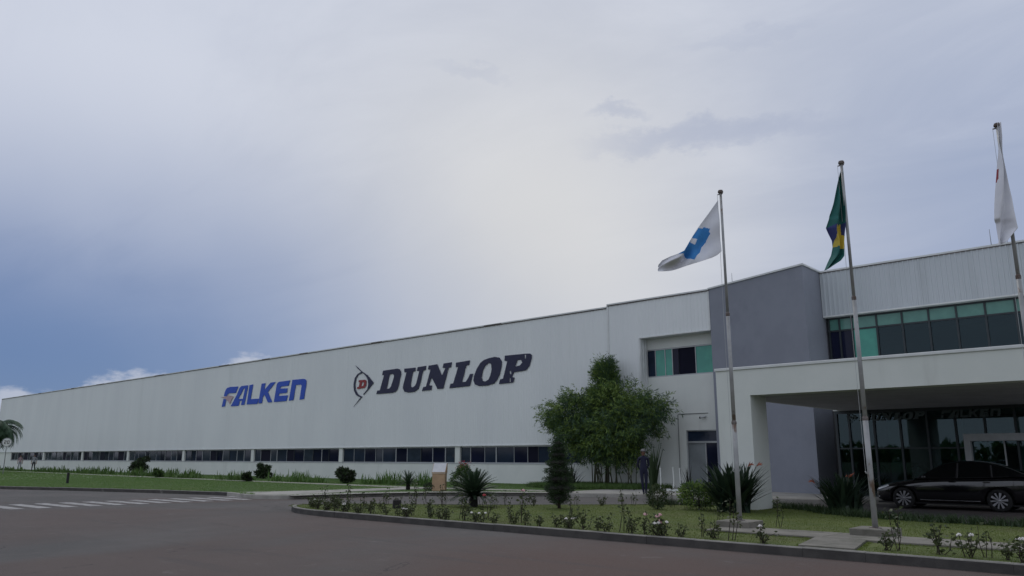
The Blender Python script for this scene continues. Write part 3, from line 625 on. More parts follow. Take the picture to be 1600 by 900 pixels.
def shape(name, loops, y, m, parent, thick=.012, T=None, curve=False):
    cu = bpy.data.curves.new(name, 'CURVE'); cu.dimensions = '2D'; cu.fill_mode = 'BOTH'; cu.extrude = thick / 2
    for lp in loops:
        if T: lp = [T(p) for p in lp]
        sp = cu.splines.new('POLY'); sp.points.add(len(lp) - 1); sp.use_cyclic_u = True
        for q, p in zip(sp.points, lp): q.co = (p[0], p[1], 0, 1)
    co = bpy.data.objects.new(name, cu); COL.objects.link(co)
    me = bpy.data.meshes.new_from_object(co.evaluated_get(bpy.context.evaluated_depsgraph_get()))
    COL.objects.unlink(co); bpy.data.objects.remove(co)
    o0 = worg(parent); me.materials.clear(); me.materials.append(M[m])
    for v in me.vertices:
        x, z, t = v.co; v.co = (x - o0.x, y - t - o0.y, z - o0.z)
    bm = bmesh.new(); bm.from_mesh(me); bmesh.ops.recalc_face_normals(bm, faces=bm.faces[:]); bm.to_mesh(me); bm.free()
    o = bpy.data.objects.new(name, me); COL.objects.link(o); o.parent = parent; ORG[o] = o0
    return o
YL = FY - .048
S1 = empty('wall_sign', (-58.8, FY - .04, 5.8), 'blue slanted lettering with a faded red bird on the pale cladding', 'sign')
for k, lp in FAL.items():
    shape('bird_emblem' if k == 'bird' else 'letter', lp, YL - (.012 if k == 'bird' else 0), 'pink_paint' if k == 'bird' else 'blue_paint', S1)
S2 = empty('wall_sign', (-37, FY - .04, 5.9), 'navy slab serif lettering with a round arrow emblem on the pale cladding', 'sign')
for k, lp in DUN.items(): shape('letter', lp, YL, 'navy_paint', S2)
for k, lp in EMB.items(): shape('emblem', lp, YL, 'red_paint' if k == 'red' else 'navy_paint', S2)
# the same lettering, small and pale, on the lobby glass
S3 = empty('glass_sign', (-9, LY - .03, 3.0), 'small pale lettering along the top of the dark lobby glass', 'sign')
def T1(p): return (-10.62 + (p[0] + 43.9) * .168, 2.99 + (p[1] - 5.9) * .168)
def T2(p): return (-7.72 + (p[0] + 65.3) * .150, 2.99 + (p[1] - 5.85) * .168)
for k, lp in list(DUN.items()) + list(EMB.items()): shape('letter', lp, LY - .045, 'pale_paint', S3, .006, T1)
for k, lp in FAL.items():
    if k != 'bird': shape('letter', lp, LY - .045, 'pale_paint', S3, .006, T2)
# ================================================================== FLAGPOLES AND FLAGS
def flagpole(x, y, label):
    t = empty('flagpole', (x, y, KH), label, 'flagpole', 'flagpoles in front of the entrance')
    MB().bbox(x - .36, x + .36, y - .38, y + .36, KH - .05, KH + .15, .012).build('plinth', 'concrete_old', t)
    MB().lathe([(0, KH + .16), (.11, KH + .16), (.11, KH + .13)], (x, y, 0), 12).build('base_plate', 'rust', t)
    MB().tube([(x, y, KH + .14), (x, y, 2.35)], [.053, .051], 14).build('lower_section', 'pole_paint', t, True)
    MB().tube([(x, y, 2.30), (x, y, 4.75)], [.043, .040], 14).build('middle_section', 'pole_paint', t, True)
    MB().tube([(x, y, 4.7), (x, y, 7.60)], [.032, .028], 12).build('upper_section', 'pole_paint', t, True)
    MB().lathe([(.045, 2.29), (.056, 2.32), (.056, 2.36), (.043, 2.39)], (x, y, 0), 14).build('joint_collar', 'rust', t)
    MB().lathe([(.034, 4.68), (.045, 4.71), (.045, 4.76), (.03, 4.79)], (x, y, 0), 14).build('joint_collar', 'rust', t)
    m = MB(); m.lathe([(.0, 7.66), (.05, 7.66), (.062, 7.63), (.062, 7.605), (.034, 7.58)], (x, y, 0), 12); m.tube([(x - .08, y, 7.57), (x + .05, y, 7.57)], .012, 6); m.build('truck_pulley', 'rust', t)
    m = MB(); m.tube([(x - .075, y - .02, 7.55), (x - .085, y - .03, 4.5), (x - .075, y - .03, 1.3)], .004, 4); m.tube([(x - .06, y, 1.3), (x - .08, y - .03, 1.34)], .012, 6); m.build('halyard', 'alu_white', t)
    return t
PO = [(-7.97, 16.13), (-5.22, 16.13), (-2.38, 16.13)]
flagpole(*PO[0], 'leftmost flagpole, carrying the white and blue flag, on a concrete plinth')
flagpole(*PO[1], 'middle flagpole, carrying the green and yellow flag, on a concrete plinth')
flagpole(*PO[2], 'rightmost flagpole at the picture edge, carrying the limp white flag')
RT = Vector((.7444, .6677, 0)); FW = Vector((-.6677, .7444, 0))      # picture right / away, on the ground
def flag(name, fn, colfn, mats, label, pole, hoist_z, nu=110, nv=76):
    """fn(u,v)->(right, up, away) offsets from the pole; u 0 at the hoist, v 0 at the top"""
    x, y = pole; V = []; F = []; mi = []
    for j in range(nv + 1):
        for i in range(nu + 1):
            r, u_, a = fn(i / nu, j / nv); p = Vector((x, y, 0)) + RT * r + FW * a; V.append((p.x - x, p.y - y, u_ - hoist_z))
    for j in range(nv):
        for i in range(nu):
            F.append((j * (nu + 1) + i, j * (nu + 1) + i + 1, (j + 1) * (nu + 1) + i + 1, (j + 1) * (nu + 1) + i)); mi.append(colfn((i + .5) / nu, (j + .5) / nv))
    me = np_mesh(name, V, F, mats, mi, True)
    o = obj(name, me, None, (x, y, hoist_z)); sm_ = o.modifiers.new('thickness', 'SOLIDIFY'); sm_.thickness = .004
    return tag(o, label, 'flag')
def lerp(a, b, t): return a + (b - a) * t
def sst(x, a, b):
    t = min(max((x - a) / (b - a), 0), 1); return t * t * (3 - 2 * t)
def interp(t, ks):
    for (a, va), (b, vb) in zip(ks, ks[1:]):
        if t <= b:
            s = (t - a) / (b - a); return tuple(lerp(p, q, s) for p, q in zip(va, vb))
    return ks[-1][1]
def at_len(line, t):
    """point at fraction t of a polyline's length"""
    L = [math.dist(p, q) for p, q in zip(line, line[1:])]; d = t * sum(L)
    for p, q, l in zip(line, line[1:], L):
        if d <= l: return lerp(p[0], q[0], d / l), lerp(p[1], q[1], d / l)
        d -= l
    return line[-1]
def in_poly(poly, x, y):
    r = False; n = len(poly)
    for i in range(n):
        (x0, y0), (x1, y1) = poly[i], poly[(i + 1) % n]
        if (y0 > y) != (y1 > y) and x < (x1 - x0) * (y - y0) / (y1 - y0) + x0: r = not r
    return r
# outlines: (offset to the right of the pole, height), in metres
F1T = [(-0.066,7.426),(-0.311,7.091),(-0.574,6.746),(-0.811,6.391),(-0.969,6.139),(-1.093,6.084),(-1.265,6.038),(-1.438,5.958),(-1.527,5.851)]
F1B = [(-0.061,6.194),(-0.168,6.101),(-0.293,6.038),(-0.492,5.958),(-0.615,5.913),(-0.837,5.834),(-1.082,5.776),(-1.326,5.734),(-1.541,5.684)]
F1E = [(-0.562,6.738),(-0.456,6.741),(-0.425,6.784),(-0.285,6.741),(-0.314,6.664),(-0.286,6.624),(-0.340,6.530),(-0.395,6.416),(-0.504,6.295),(-0.554,6.169),(-0.656,6.068),(-0.730,5.953),(-0.883,5.988),(-0.923,6.084),(-1.105,6.068),(-0.988,6.151),(-0.810,6.403),(-0.680,6.580)]
F1S = [(-0.763,6.484),(-0.617,6.461),(-0.678,6.325),(-0.817,6.370)]
F2L = [(-0.029,7.439),(-0.139,7.082),(-0.256,6.700),(-0.359,6.409),(-0.426,6.212),(-0.378,6.090),(-0.321,5.947),(-0.322,5.804),(-0.370,5.632),(-0.443,5.490),(-0.517,5.326)]
F2R = [(0.008,7.409),(0.001,7.082),(-0.016,6.700),(-0.026,6.467),(-0.039,6.316),(-0.076,6.119),(-0.103,5.975),(-0.149,5.761),(-0.180,5.576),(-0.265,5.476),(-0.507,5.321)]
F2Y = [(-0.262,6.249),(-0.200,6.220),(-0.154,6.278),(-0.115,6.307),(-0.139,6.062),(-0.093,6.018),(-0.157,5.735),(-0.322,5.804),(-0.293,5.947)]
F2N = [(-0.466,6.200),(-0.261,6.258),(-0.200,6.220),(-0.125,6.293),(-0.025,6.316),(-0.038,6.177),(-0.094,5.947),(-0.155,5.947),(-0.293,5.947),(-0.316,5.875),(-0.478,6.062)]
F3L = [(-0.018,7.653),(-0.053,7.359),(-0.093,7.052),(-0.141,6.748),(-0.197,6.446),(-0.257,6.118),(-0.313,5.792),(-0.262,5.733),(-0.273,5.557),(-0.281,5.411),(-0.273,5.301)]
F3R = [(0.017,7.653),(0.019,7.359),(-0.004,7.052),(0.000,6.778),(0.001,6.476),(0.006,6.177),(-0.003,5.940),(0.004,5.733),(0.014,5.601),(-0.092,5.484),(-0.197,5.368)]
F3E = [(-0.175,6.74),(-0.130,6.74),(-0.160,6.57),(-0.186,6.48),(-0.21,6.48)]

def sheet_fn(A, B_, depth):
    def fn(u, v):
        a = at_len(A, u); b = at_len(B_, u); return lerp(a[0], b[0], v), lerp(a[1], b[1], v), depth(u, v)
    return fn
# flag 1: blows to the left, its fly end turned up
def d1(u, v):
    k = sst(u, .02, .5)
    return k * (.13 * math.sin(u * 7.5 + v * 1.6) + .04 * math.sin(u * 16 - v * 5)) - .22 * u + .14 * k * math.sin(v * 3.1) - .20 * sst(u, .62, .75) * math.exp(-((v - .40) / .22) ** 2) + .02 * math.sin(v * 11 + u * 4)
fn1 = sheet_fn(F1T, F1B, d1)
def c1(u, v):
    r, h, _ = fn1(u, v)
    if in_poly(F1S, r, h): return 0
    return 1 if in_poly(F1E, r, h) else 0
flag('flag', fn1, c1, ['flag_white', 'flag_blue'], 'white flag with a blue toothed emblem blowing to the left', PO[0], 6.2)
# flags 2 and 3 hang in folds along the pole
def d2(u, v): return .075 * math.sin(v * 9.5 + u * 2.0) * sst(u, .05, .3) + .05 * math.sin(v * 4 - u * 5) + .03 * math.sin(u * 13) - .05 * sst(u, .45, .5)
fn2 = sheet_fn(F2L, F2R, d2)
def c2(u, v):
    r, h, _ = fn2(u, v)
    return 1 if in_poly(F2Y, r, h) else (2 if in_poly(F2N, r, h) else 0)
flag('flag', fn2, c2, ['flag_green', 'flag_yellow', 'flag_navy'], 'green flag with yellow and navy showing in its folds, hanging limp', PO[1], 6.2, 120, 60)
def d3(u, v): return .07 * math.sin(v * 8.0 + u * 3.0 + 1) * sst(u, .1, .4) + .04 * math.sin(v * 4 - u * 6) - .06 + .06 * sst(u, .78, .82) * (1 - v)
fn3 = sheet_fn(F3L, F3R, d3)
def c3(u, v):
    r, h, _ = fn3(u, v); return 1 if in_poly(F3E, r, h) else 0
flag('flag', fn3, c3, ['flag_white', 'flag_red'], 'limp white flag with a sliver of red at the right edge', PO[2], 6.2, 120, 50)

# ================================================================== VEGETATION
def blades(name, pts, h, w, m, lean=.35, kind='stuff', parent=None):
    """tapering grass blades standing on pts (n,3)"""
    n = len(pts); P = np.asarray(pts, float); a = rng.uniform(0, 2 * np.pi, n); H = h * rng.uniform(.6, 1.25, n); W_ = w * rng.uniform(.7, 1.3, n)
    dirx = np.stack([np.cos(a), np.sin(a), np.zeros(n)], 1); ln = rng.normal(0, lean, (n, 2))
    tip = P + np.stack([ln[:, 0] * H, ln[:, 1] * H, H], 1)
    V = np.stack([P - dirx * W_[:, None] / 2, P + dirx * W_[:, None] / 2, tip], 1).reshape(-1, 3)
    o = obj(name, np_mesh(name, V, np.arange(3 * n).reshape(n, 3), m), parent)
    if parent is None: tag(o, kind=kind)
    return o
def inside(poly, X, Y_):
    r = np.zeros(len(X), bool); n = len(poly)
    for i in range(n):
        x0, y0 = poly[i]; x1, y1 = poly[(i + 1) % n]
        if y0 == y1: continue
        c = ((y0 > Y_) != (y1 > Y_)) & (X < (x1 - x0) * (Y_ - y0) / (y1 - y0) + x0); r ^= c
    return r
def scatter(poly, n, xr, yr, avoid=()):
    X = rng.uniform(*xr, n); Y_ = rng.uniform(*yr, n); k = inside(poly, X, Y_)
    for (a, b, c, d) in avoid: k &= ~((X > a) & (X < b) & (Y_ > c) & (Y_ < d))
    return np.stack([X[k], Y_[k], np.full(k.sum(), KH - .02)], 1)
isl_poly = offset_line(isl, -.12)
AV = [(-8.3, 20, 14.94, 16.14), (-5.95, -4.68, 13.3, 15)] + [(x - .37, x + .37, y - .39, y + .37) for x, y in PO]
blades('grass', scatter(isl_poly, 200000, (-23, 2), (13.3, 23.5), AV), .026, .012, 'blade')
# longer fringe where the mower does not reach: along kerb, slabs and plinths
fr = []
for p in isl_poly:
    if p[0] < 3:
        for k in range(60): fr.append((p[0] + rng.uniform(-.3, .3), p[1] + rng.normal(0, .05) + (.05 if p[1] < 14 else -.02), KH - .02))
for k in range(5200):
    x = rng.uniform(-8.3, 2.5); 
    if -6.0 < x < -4.7: fr.append((x, 16.14 + abs(rng.normal(0, .035)), KH - .02))
    else: fr.append((x, rng.choice([14.96 - abs(rng.normal(0, .035)), 16.14 + abs(rng.normal(0, .035))]), KH - .02))
for k in range(500):
    yy = rng.uniform(13.45, 14.97); sk = -.30 * (yy - 13.45) / 1.52; fr.append((rng.choice([-5.66, -4.66]) + sk + rng.normal(0, .03), yy, KH - .02))
blades('grass_fringe', fr, .035, .014, 'blade', .6)
n_poly = offset_line(north, .14) + [(60, 34.7), (-170, 34.7)]
lawnL = scatter(n_poly, 260000, (-62, -22), (13, 34.6), [(-31.3, -28.4, 17, 26.6)])
blades('grass', lawnL, .035, .03, 'blade_far')
blades('grass', scatter(n_poly, 60000, (-126, -62), (10.5, 34.6)), .05, .08, 'blade_far')
fr = []
for p in offset_line(north, .16):
    if -60 < p[0] < -29.5:
        for k in range(30): fr.append((p[0] + rng.uniform(-.3, .3), p[1] + rng.normal(.03, .05), KH - .02))
blades('grass_fringe', fr, .10, .03, 'blade_far', .45)
# ground cover under the bamboo
bp = scatter(bed, 16000, (-28, -20), (30.3, 34.7)); bp[:, 2] += .03
blades('ground_cover', bp, .22, .035, 'leaf_mid', .7)
# grass behind the island lawn, at the lane: its shade put into dark blades
hp = np.array([(x + rng.normal(0, .12), y - .25 + rng.normal(0, .13), KH - .02) for (x, y) in isl if y > 18 and x < 3 and x > -14 for k in range(150)])
blades('hedge_strip', hp, .20, .03, 'leaf_dark', .5)

def strap_clump(label, x, y, z, n, h, spread, m, w=.05, name='strap_leaf_plant', cat='plant', group=None, ext=(0, 0), droop=.6, flower=None, nf=0):
    """arching strap leaves out of a base (optionally a row: ext)"""
    V = []; F = []
    for i in range(n):
        bx, by = rng.uniform(-ext[0], ext[0]) if ext[0] else rng.normal(0, spread * .12), rng.uniform(-ext[1], ext[1]) if ext[1] else rng.normal(0, spread * .12)
        if ext[0]:
            bx = round(bx / .42) * .42 + rng.normal(0, .09); hv = .72 + .28 * math.sin(bx * 2.1 + x) + .2 * math.sin(bx * 5.3 + x * 3)
        else: hv = 1.0
        a = rng.uniform(0, 2 * np.pi); L = h * rng.uniform(.55, 1.25) * max(hv, .45); out = spread * rng.uniform(.1, 1.0); d = np.array([np.cos(a), np.sin(a), 0]); s = np.array([-np.sin(a), np.cos(a), 0])
        b0 = len(V)
        for k in range(5):
            t = k / 4; c = np.array([bx, by, 0]) + d * out * t ** 1.4 + np.array([0, 0, L * (t - droop * .35 * t ** 3)]); ww = w * (1 - t ** 1.8) * (.55 + .9 * t * (1 - t) * 2) + .002
            V += [c - s * ww / 2, c + s * ww / 2]
        F += [(b0 + 2 * k, b0 + 2 * k + 1, b0 + 2 * k + 3, b0 + 2 * k + 2) for k in range(4)]
    t = empty(name, (x, y, z), label, cat, group)
    obj('leaf_clump', np_mesh('leaf_clump', V, F, m), t)
    for i in range(nf):
        a = rng.uniform(0, 2 * np.pi); r = spread * rng.uniform(.35, .75); hz = h * rng.uniform(.78, 1.05); fx, fy = x + r * math.cos(a), y + r * math.sin(a)
        mb = MB(); mb.tube([(x, y, z), (x + (fx - x) * .6, y + (fy - y) * .6, z + hz * .6), (fx, fy, z + hz)], .009, 5); mb.build('flower_stalk', 'cane', t)
        mb = MB()
        for j in range(4):
            b = a + (j - 1.5) * .45; mb.add([(fx, fy, z + hz), (fx + .1 * math.cos(b) + .012, fy + .1 * math.sin(b), z + hz + .05), (fx + .20 * math.cos(b), fy + .20 * math.sin(b), z + hz + .03 + .04 * j), (fx + .09 * math.cos(b), fy + .09 * math.sin(b) + .012, z + hz + .09)], [(0, 1, 2, 3)])
        mb.build('flower', flower, t)
    return t
GS = 'rows of strap-leaved plants by the long wall'
for i, (x, y, ex, h, n, lab) in enumerate([
    (-34.2, 28.9, 3.0, .85, 420, 'bright green row of strap-leaved plants next to the small cycad'),
    (-42.6, 27.9, 2.6, .85, 380, 'green row of strap-leaved plants between the two dark shrubs'),
    (-49.5, 27.6, 2.0, .75, 280, 'row of strap-leaved plants left of the low dark shrubs'),
    (-57.5, 28.0, 2.3, .75, 280, 'row of strap-leaved plants under the fourth window bay'),
    (-66, 28.9, 3.4, .8, 260, 'row of strap-leaved plants right beside the far round dark shrub'),
    (-78, 29.8, 4.2, .85, 280, 'low row of leafy plants left of the far round dark shrub'),
    (-91, 30.3, 4.5, .7, 260, 'tall leafy row right of the two distant walkers'),
    (-105.5, 30.6, 5.0, .55, 260, 'leafy row in front of the two distant walkers')]):
    strap_clump(lab, x, y, KH - .02, n, h, .38, 'blade_lily' if i < 2 else 'leaf_mid', .06 if i < 3 else .11, 'strap_leaf_row', 'plants', GS, (ex, .45))
strap_clump('spiky dark agave-like plant at the wall beside the bamboo canes', -24.7, 31.9, KH, 70, 1.15, .95, 'leaf_purple', .085, 'spiky_plant', droop=.35)
strap_clump('large bird of paradise plant with an orange flower at the pillar foot', -10.35, 20.7, KH - .02, 300, 1.22, 1.15, 'leaf_strel', .17, 'bird_of_paradise_plant', 'plant', 'bird of paradise plants', droop=.25, flower='petal_orange', nf=2)
strap_clump('dark bird of paradise plant with small orange flowers behind the middle flagpole', -7.85, 22.0, KH - .02, 240, .98, 1.0, 'leaf_strel', .13, 'bird_of_paradise_plant', 'plant', 'bird of paradise plants', droop=.3, flower='petal_orange', nf=2)

def cycad(name, x, y, z, n, L, trunk_h, trunk_r, label, cat='plant', m='leaf_cycad', group=None):
    t = empty(name, (x, y, z), label, cat, group)
    mb = MB(); mb.tube([(x, y, z - .05), (x, y, z + trunk_h * .5), (x + .01, y, z + trunk_h)], [trunk_r * .85, trunk_r, trunk_r * .8], 10)
    for k in range(40):
        a = k * 2.4; hz = z + trunk_h * (k + .5) / 40; r = trunk_r * .95; mb.add([(x + r * math.cos(a - .25), y + r * math.sin(a - .25), hz), (x + r * math.cos(a + .25), y + r * math.sin(a + .25), hz), (x + r * 1.25 * math.cos(a), y + r * 1.25 * math.sin(a), hz + trunk_r * .3)], [(0, 1, 2)])
    mb.build('trunk', 'trunk_dark', t)
    V = []; F = []
    for i in range(n):
        a = i * 2.39996 + rng.normal(0, .08); e = math.radians(2 + 78 * (i / n) ** .95 + rng.normal(0, 3)); l = L * rng.uniform(.88, 1.08)
        d = np.array([math.cos(a), math.sin(a), 0]); s = np.array([-math.sin(a), math.cos(a), 0]); pts = []
        for k in range(13):
            q = k / 12; ee = e - .22 * q * q * (1.2 - e / 2)
            pts.append((d * math.cos(ee) + np.array([0, 0, math.sin(ee)])) * l * q)
        for k in range(1, 13):
            c = pts[k]; tg = unit((pts[k] - pts[k - 1])[None])[0]; upv = np.cross(s, tg); ll = L * .17 * (1 - abs(k / 12 - .45) * 1.1)
            for sd in (-1, 1):
                b0 = len(V); tipp = c + (s * sd * .85 + tg * .55 + np.sign(upv[2]) * upv * .22) * ll
                V += [c - tg * L * .026, c + tg * L * .026, tipp]; F.append((b0, b0 + 1, b0 + 2))
                b0 = len(V); V += [c + tg * L * .024, c + tg * L * .062, tipp + tg * L * .04]; F.append((b0, b0 + 1, b0 + 2))
            b0 = len(V); V += [pts[k - 1] - s * .006, pts[k - 1] + s * .006, pts[k]]; F.append((b0, b0 + 1, b0 + 2))
    o = obj('fronds', np_mesh('fronds', V, F, m), t, (0, 0, trunk_h)); return t
cycad('cycad', -17.35, 17.6, KH - .02, 120, .80, .32, .13, 'large round cycad with stiff dark fronds on the island lawn')
cycad('cycad', -28.5, 24.6, KH - .02, 40, .62, .25, .10, 'small cycad with a dark stub trunk left of the beige pedestal')
def leafy(name, x, y, z, blobs, n, lsize, mats, label, cat='shrub', group=None, trunk=None, upd=.4, wid=.45, part='foliage', stems=True, sub=None):
    """leaves spread through ellipsoid shells; blobs: (dx,dy,dz,rx,ry,rz,weight)"""
    t = empty(name, (x, y, z), label, cat, group); bl = np.array(blobs, float); pw = bl[:, 6] / bl[:, 6].sum()
    if trunk:
        mb = MB()
        for pts, rad in trunk: mb.tube([(x + p[0], y + p[1], z + p[2]) for p in pts], rad, 7)
        mb.build('trunk' if len(trunk) == 1 else 'branches', 'bark', t, True)
    b = rng.choice(len(bl), n, p=pw); dirs = unit(rng.normal(size=(n, 3))); rr = rng.uniform(.25, 1.0, n) ** .45 * (1 + rng.normal(0, .06, n))
    C_ = bl[b, :3]; P = C_ + dirs * bl[b, 3:6] * rr[:, None]
    P = P[P[:, 2] > .02]; k = len(P); dd = dirs[:k] * .8 + rng.normal(0, .6, (k, 3)); dd[:, 2] += upd
    V, F = leaves(P, dd, lsize * rng.uniform(.6, 1.3, k), lsize * wid * rng.uniform(.7, 1.2, k))
    # shade group per clump so light and dark clumps read
    cell = (np.floor(P * (1.1 / max(.25, float(bl[:, 3:6].mean()))) + 50).astype(int) @ np.array([73, 151, 283])) % len(mats)
    flip = rng.random(k) < .3; cell[flip] = rng.integers(0, len(mats), flip.sum())
    obj(part, np_mesh(part, V, F, list(mats), cell), t); return t
# shrubs on the far lawn, near the wall
def round_shrub(x, y, r, h, label, m=('leaf_purple', 'leaf_dark', 'leaf_dark')):
    bl = [(0, 0, h * .5, r * .75, r * .75, h * .42, 1)] + [(r * rng.uniform(.5, 1.2) * math.cos(a), r * rng.uniform(.4, .95) * math.sin(a), h * rng.uniform(.25, 1.05), r * rng.uniform(.2, .42), r * .35, r * rng.uniform(.15, .40), .28) for a in np.arange(0, 6.28, .6)]
    return leafy('dark_shrub', x, y, KH - .02, bl, int(1200 + 1400 * r), .12 + .12 * r, m, label, 'shrub', 'dark shrubs along the wall', [([(0, 0, -.02), (.02, 0, h * .5)], [.06, .04])])
round_shrub(-38.4, 28.4, .46, .72, 'dark rounded shrub left of the bright strap-leaved row')
round_shrub(-50.6, 30.4, .48, .98, 'taller dark shrub standing close to the wall, one of a near pair')
round_shrub(-46.2, 26.6, .28, .5, 'low dark shrub at the path edge, lower of a near pair')
round_shrub(-72.6, 31.2, .72, 1.3, 'biggest dark round shrub, in front of the far wall')
round_shrub(-60.5, 27.5, .32, .55, 'small dark shrub at the end of the far leafy row', ('leaf_dark', 'leaf_mid'))
leafy('dark_shrub', -26.9, 24.5, KH - .02, [(0, 0, .2, .3, .25, .16, 1)], 500, .08, ('leaf_purple', 'leaf_dark'), 'very low dark shrub just left of the beige pedestal', 'shrub')
leafy('red_leaved_shrub', -25.75, 25.35, KH - .02, [(0, 0, .5, .55, .5, .5, 1), (.1, 0, .85, .35, .3, .35, .5)], 2600, .10, ('leaf_dark', 'leaf_mid'), 'bushy shrub with reddish tips between the pedestal and the large cycad', 'shrub', None, [([(0, 0, 0), (0, 0, .5)], [.04, .02])])
o = COL.objects.get('red_leaved_shrub')
Pf = np.stack([rng.normal(.12, .16, 90), rng.normal(0, .16, 90), rng.uniform(1.0, 1.3, 90)], 1); V, F = leaves(Pf, rng.normal(0, .6, (90, 3)) + np.array([0, 0, .7]), np.full(90, .07), np.full(90, .035)); obj('red_tips', np_mesh('red_tips', V, F, 'petal_red'), o)
leafy('green_shrub', -11.55, 20.9, KH - .02, [(0, 0, .42, .62, .5, .38, 1), (.35, 0, .5, .3, .3, .25, .3), (-.3, .1, .55, .3, .3, .2, .3)], 3000, .085, ('leaf_mid', 'leaf_light', 'leaf_dark'), 'broad light green shrub left of the leftmost flagpole', 'shrub', None, [([(0, 0, 0), (0, 0, .4)], [.03, .02])])
leafy('green_shrub', -12.55, 20.3, KH - .02, [(0, 0, .36, .30, .28, .34, 1)], 1300, .07, ('leaf_rose', 'leaf_dark'), 'small dull shrub below the guard on the island lawn', 'shrub', None, [([(0, 0, 0), (0, 0, .4)], [.025, .015])])
# tiered topiary conifer
def topiary(x, y, z):
    t = empty('topiary_conifer', (x, y, z), 'narrow conifer clipped into stacked tiers on the island lawn', 'tree')
    MB().tube([(x, y, z - .05), (x, y, z + 1.8)], [.05, .02], 8).build('trunk', 'bark', t, True)
    tiers = [(.32, .32, .17), (.58, .46, .15), (.84, .42, .14), (1.08, .38, .125), (1.32, .35, .12), (1.54, .28, .11), (1.72, .22, .11), (1.88, .14, .10)]
    Ps = []; Ds = []
    for i, (hz, r, th) in enumerate(tiers):
        n = int(5200 * r); a = rng.uniform(0, 2 * np.pi, n); ph = np.arcsin(rng.uniform(-1, 1, n)); lump = 1 + .17 * np.sin(a * 4 + i * 1.7) + .10 * np.sin(a * 9 - i * 2) ; q = rng.uniform(.72, 1.03, n)
        d = np.stack([np.cos(ph) * np.cos(a), np.cos(ph) * np.sin(a), np.sin(ph)], 1)
        Ps.append(np.stack([rng.normal(0, .015) + d[:, 0] * r * lump * q, rng.normal(0, .015) + d[:, 1] * r * lump * q, hz + d[:, 2] * th * q], 1)); Ds.append(d + rng.normal(0, .4, (n, 3)))
    P = np.concatenate(Ps); Dv = np.concatenate(Ds); V, F = leaves(P, Dv, rng.uniform(.035, .07, len(P)), rng.uniform(.012, .022, len(P)))
    obj('crown', np_mesh('crown', V, F, ['leaf_topiary', 'leaf_dark'], (rng.random(len(P)) < .3).astype(int)), t)
    mb = MB()
    for hz, r, th in tiers: mb.sphere((x, y, z + hz), 1, 12, 6, (r * .78, r * .78, th * .8))
    mb.build('inner_branches', 'trunk_dark', t)
topiary(-14.95, 18.75, KH - .02)
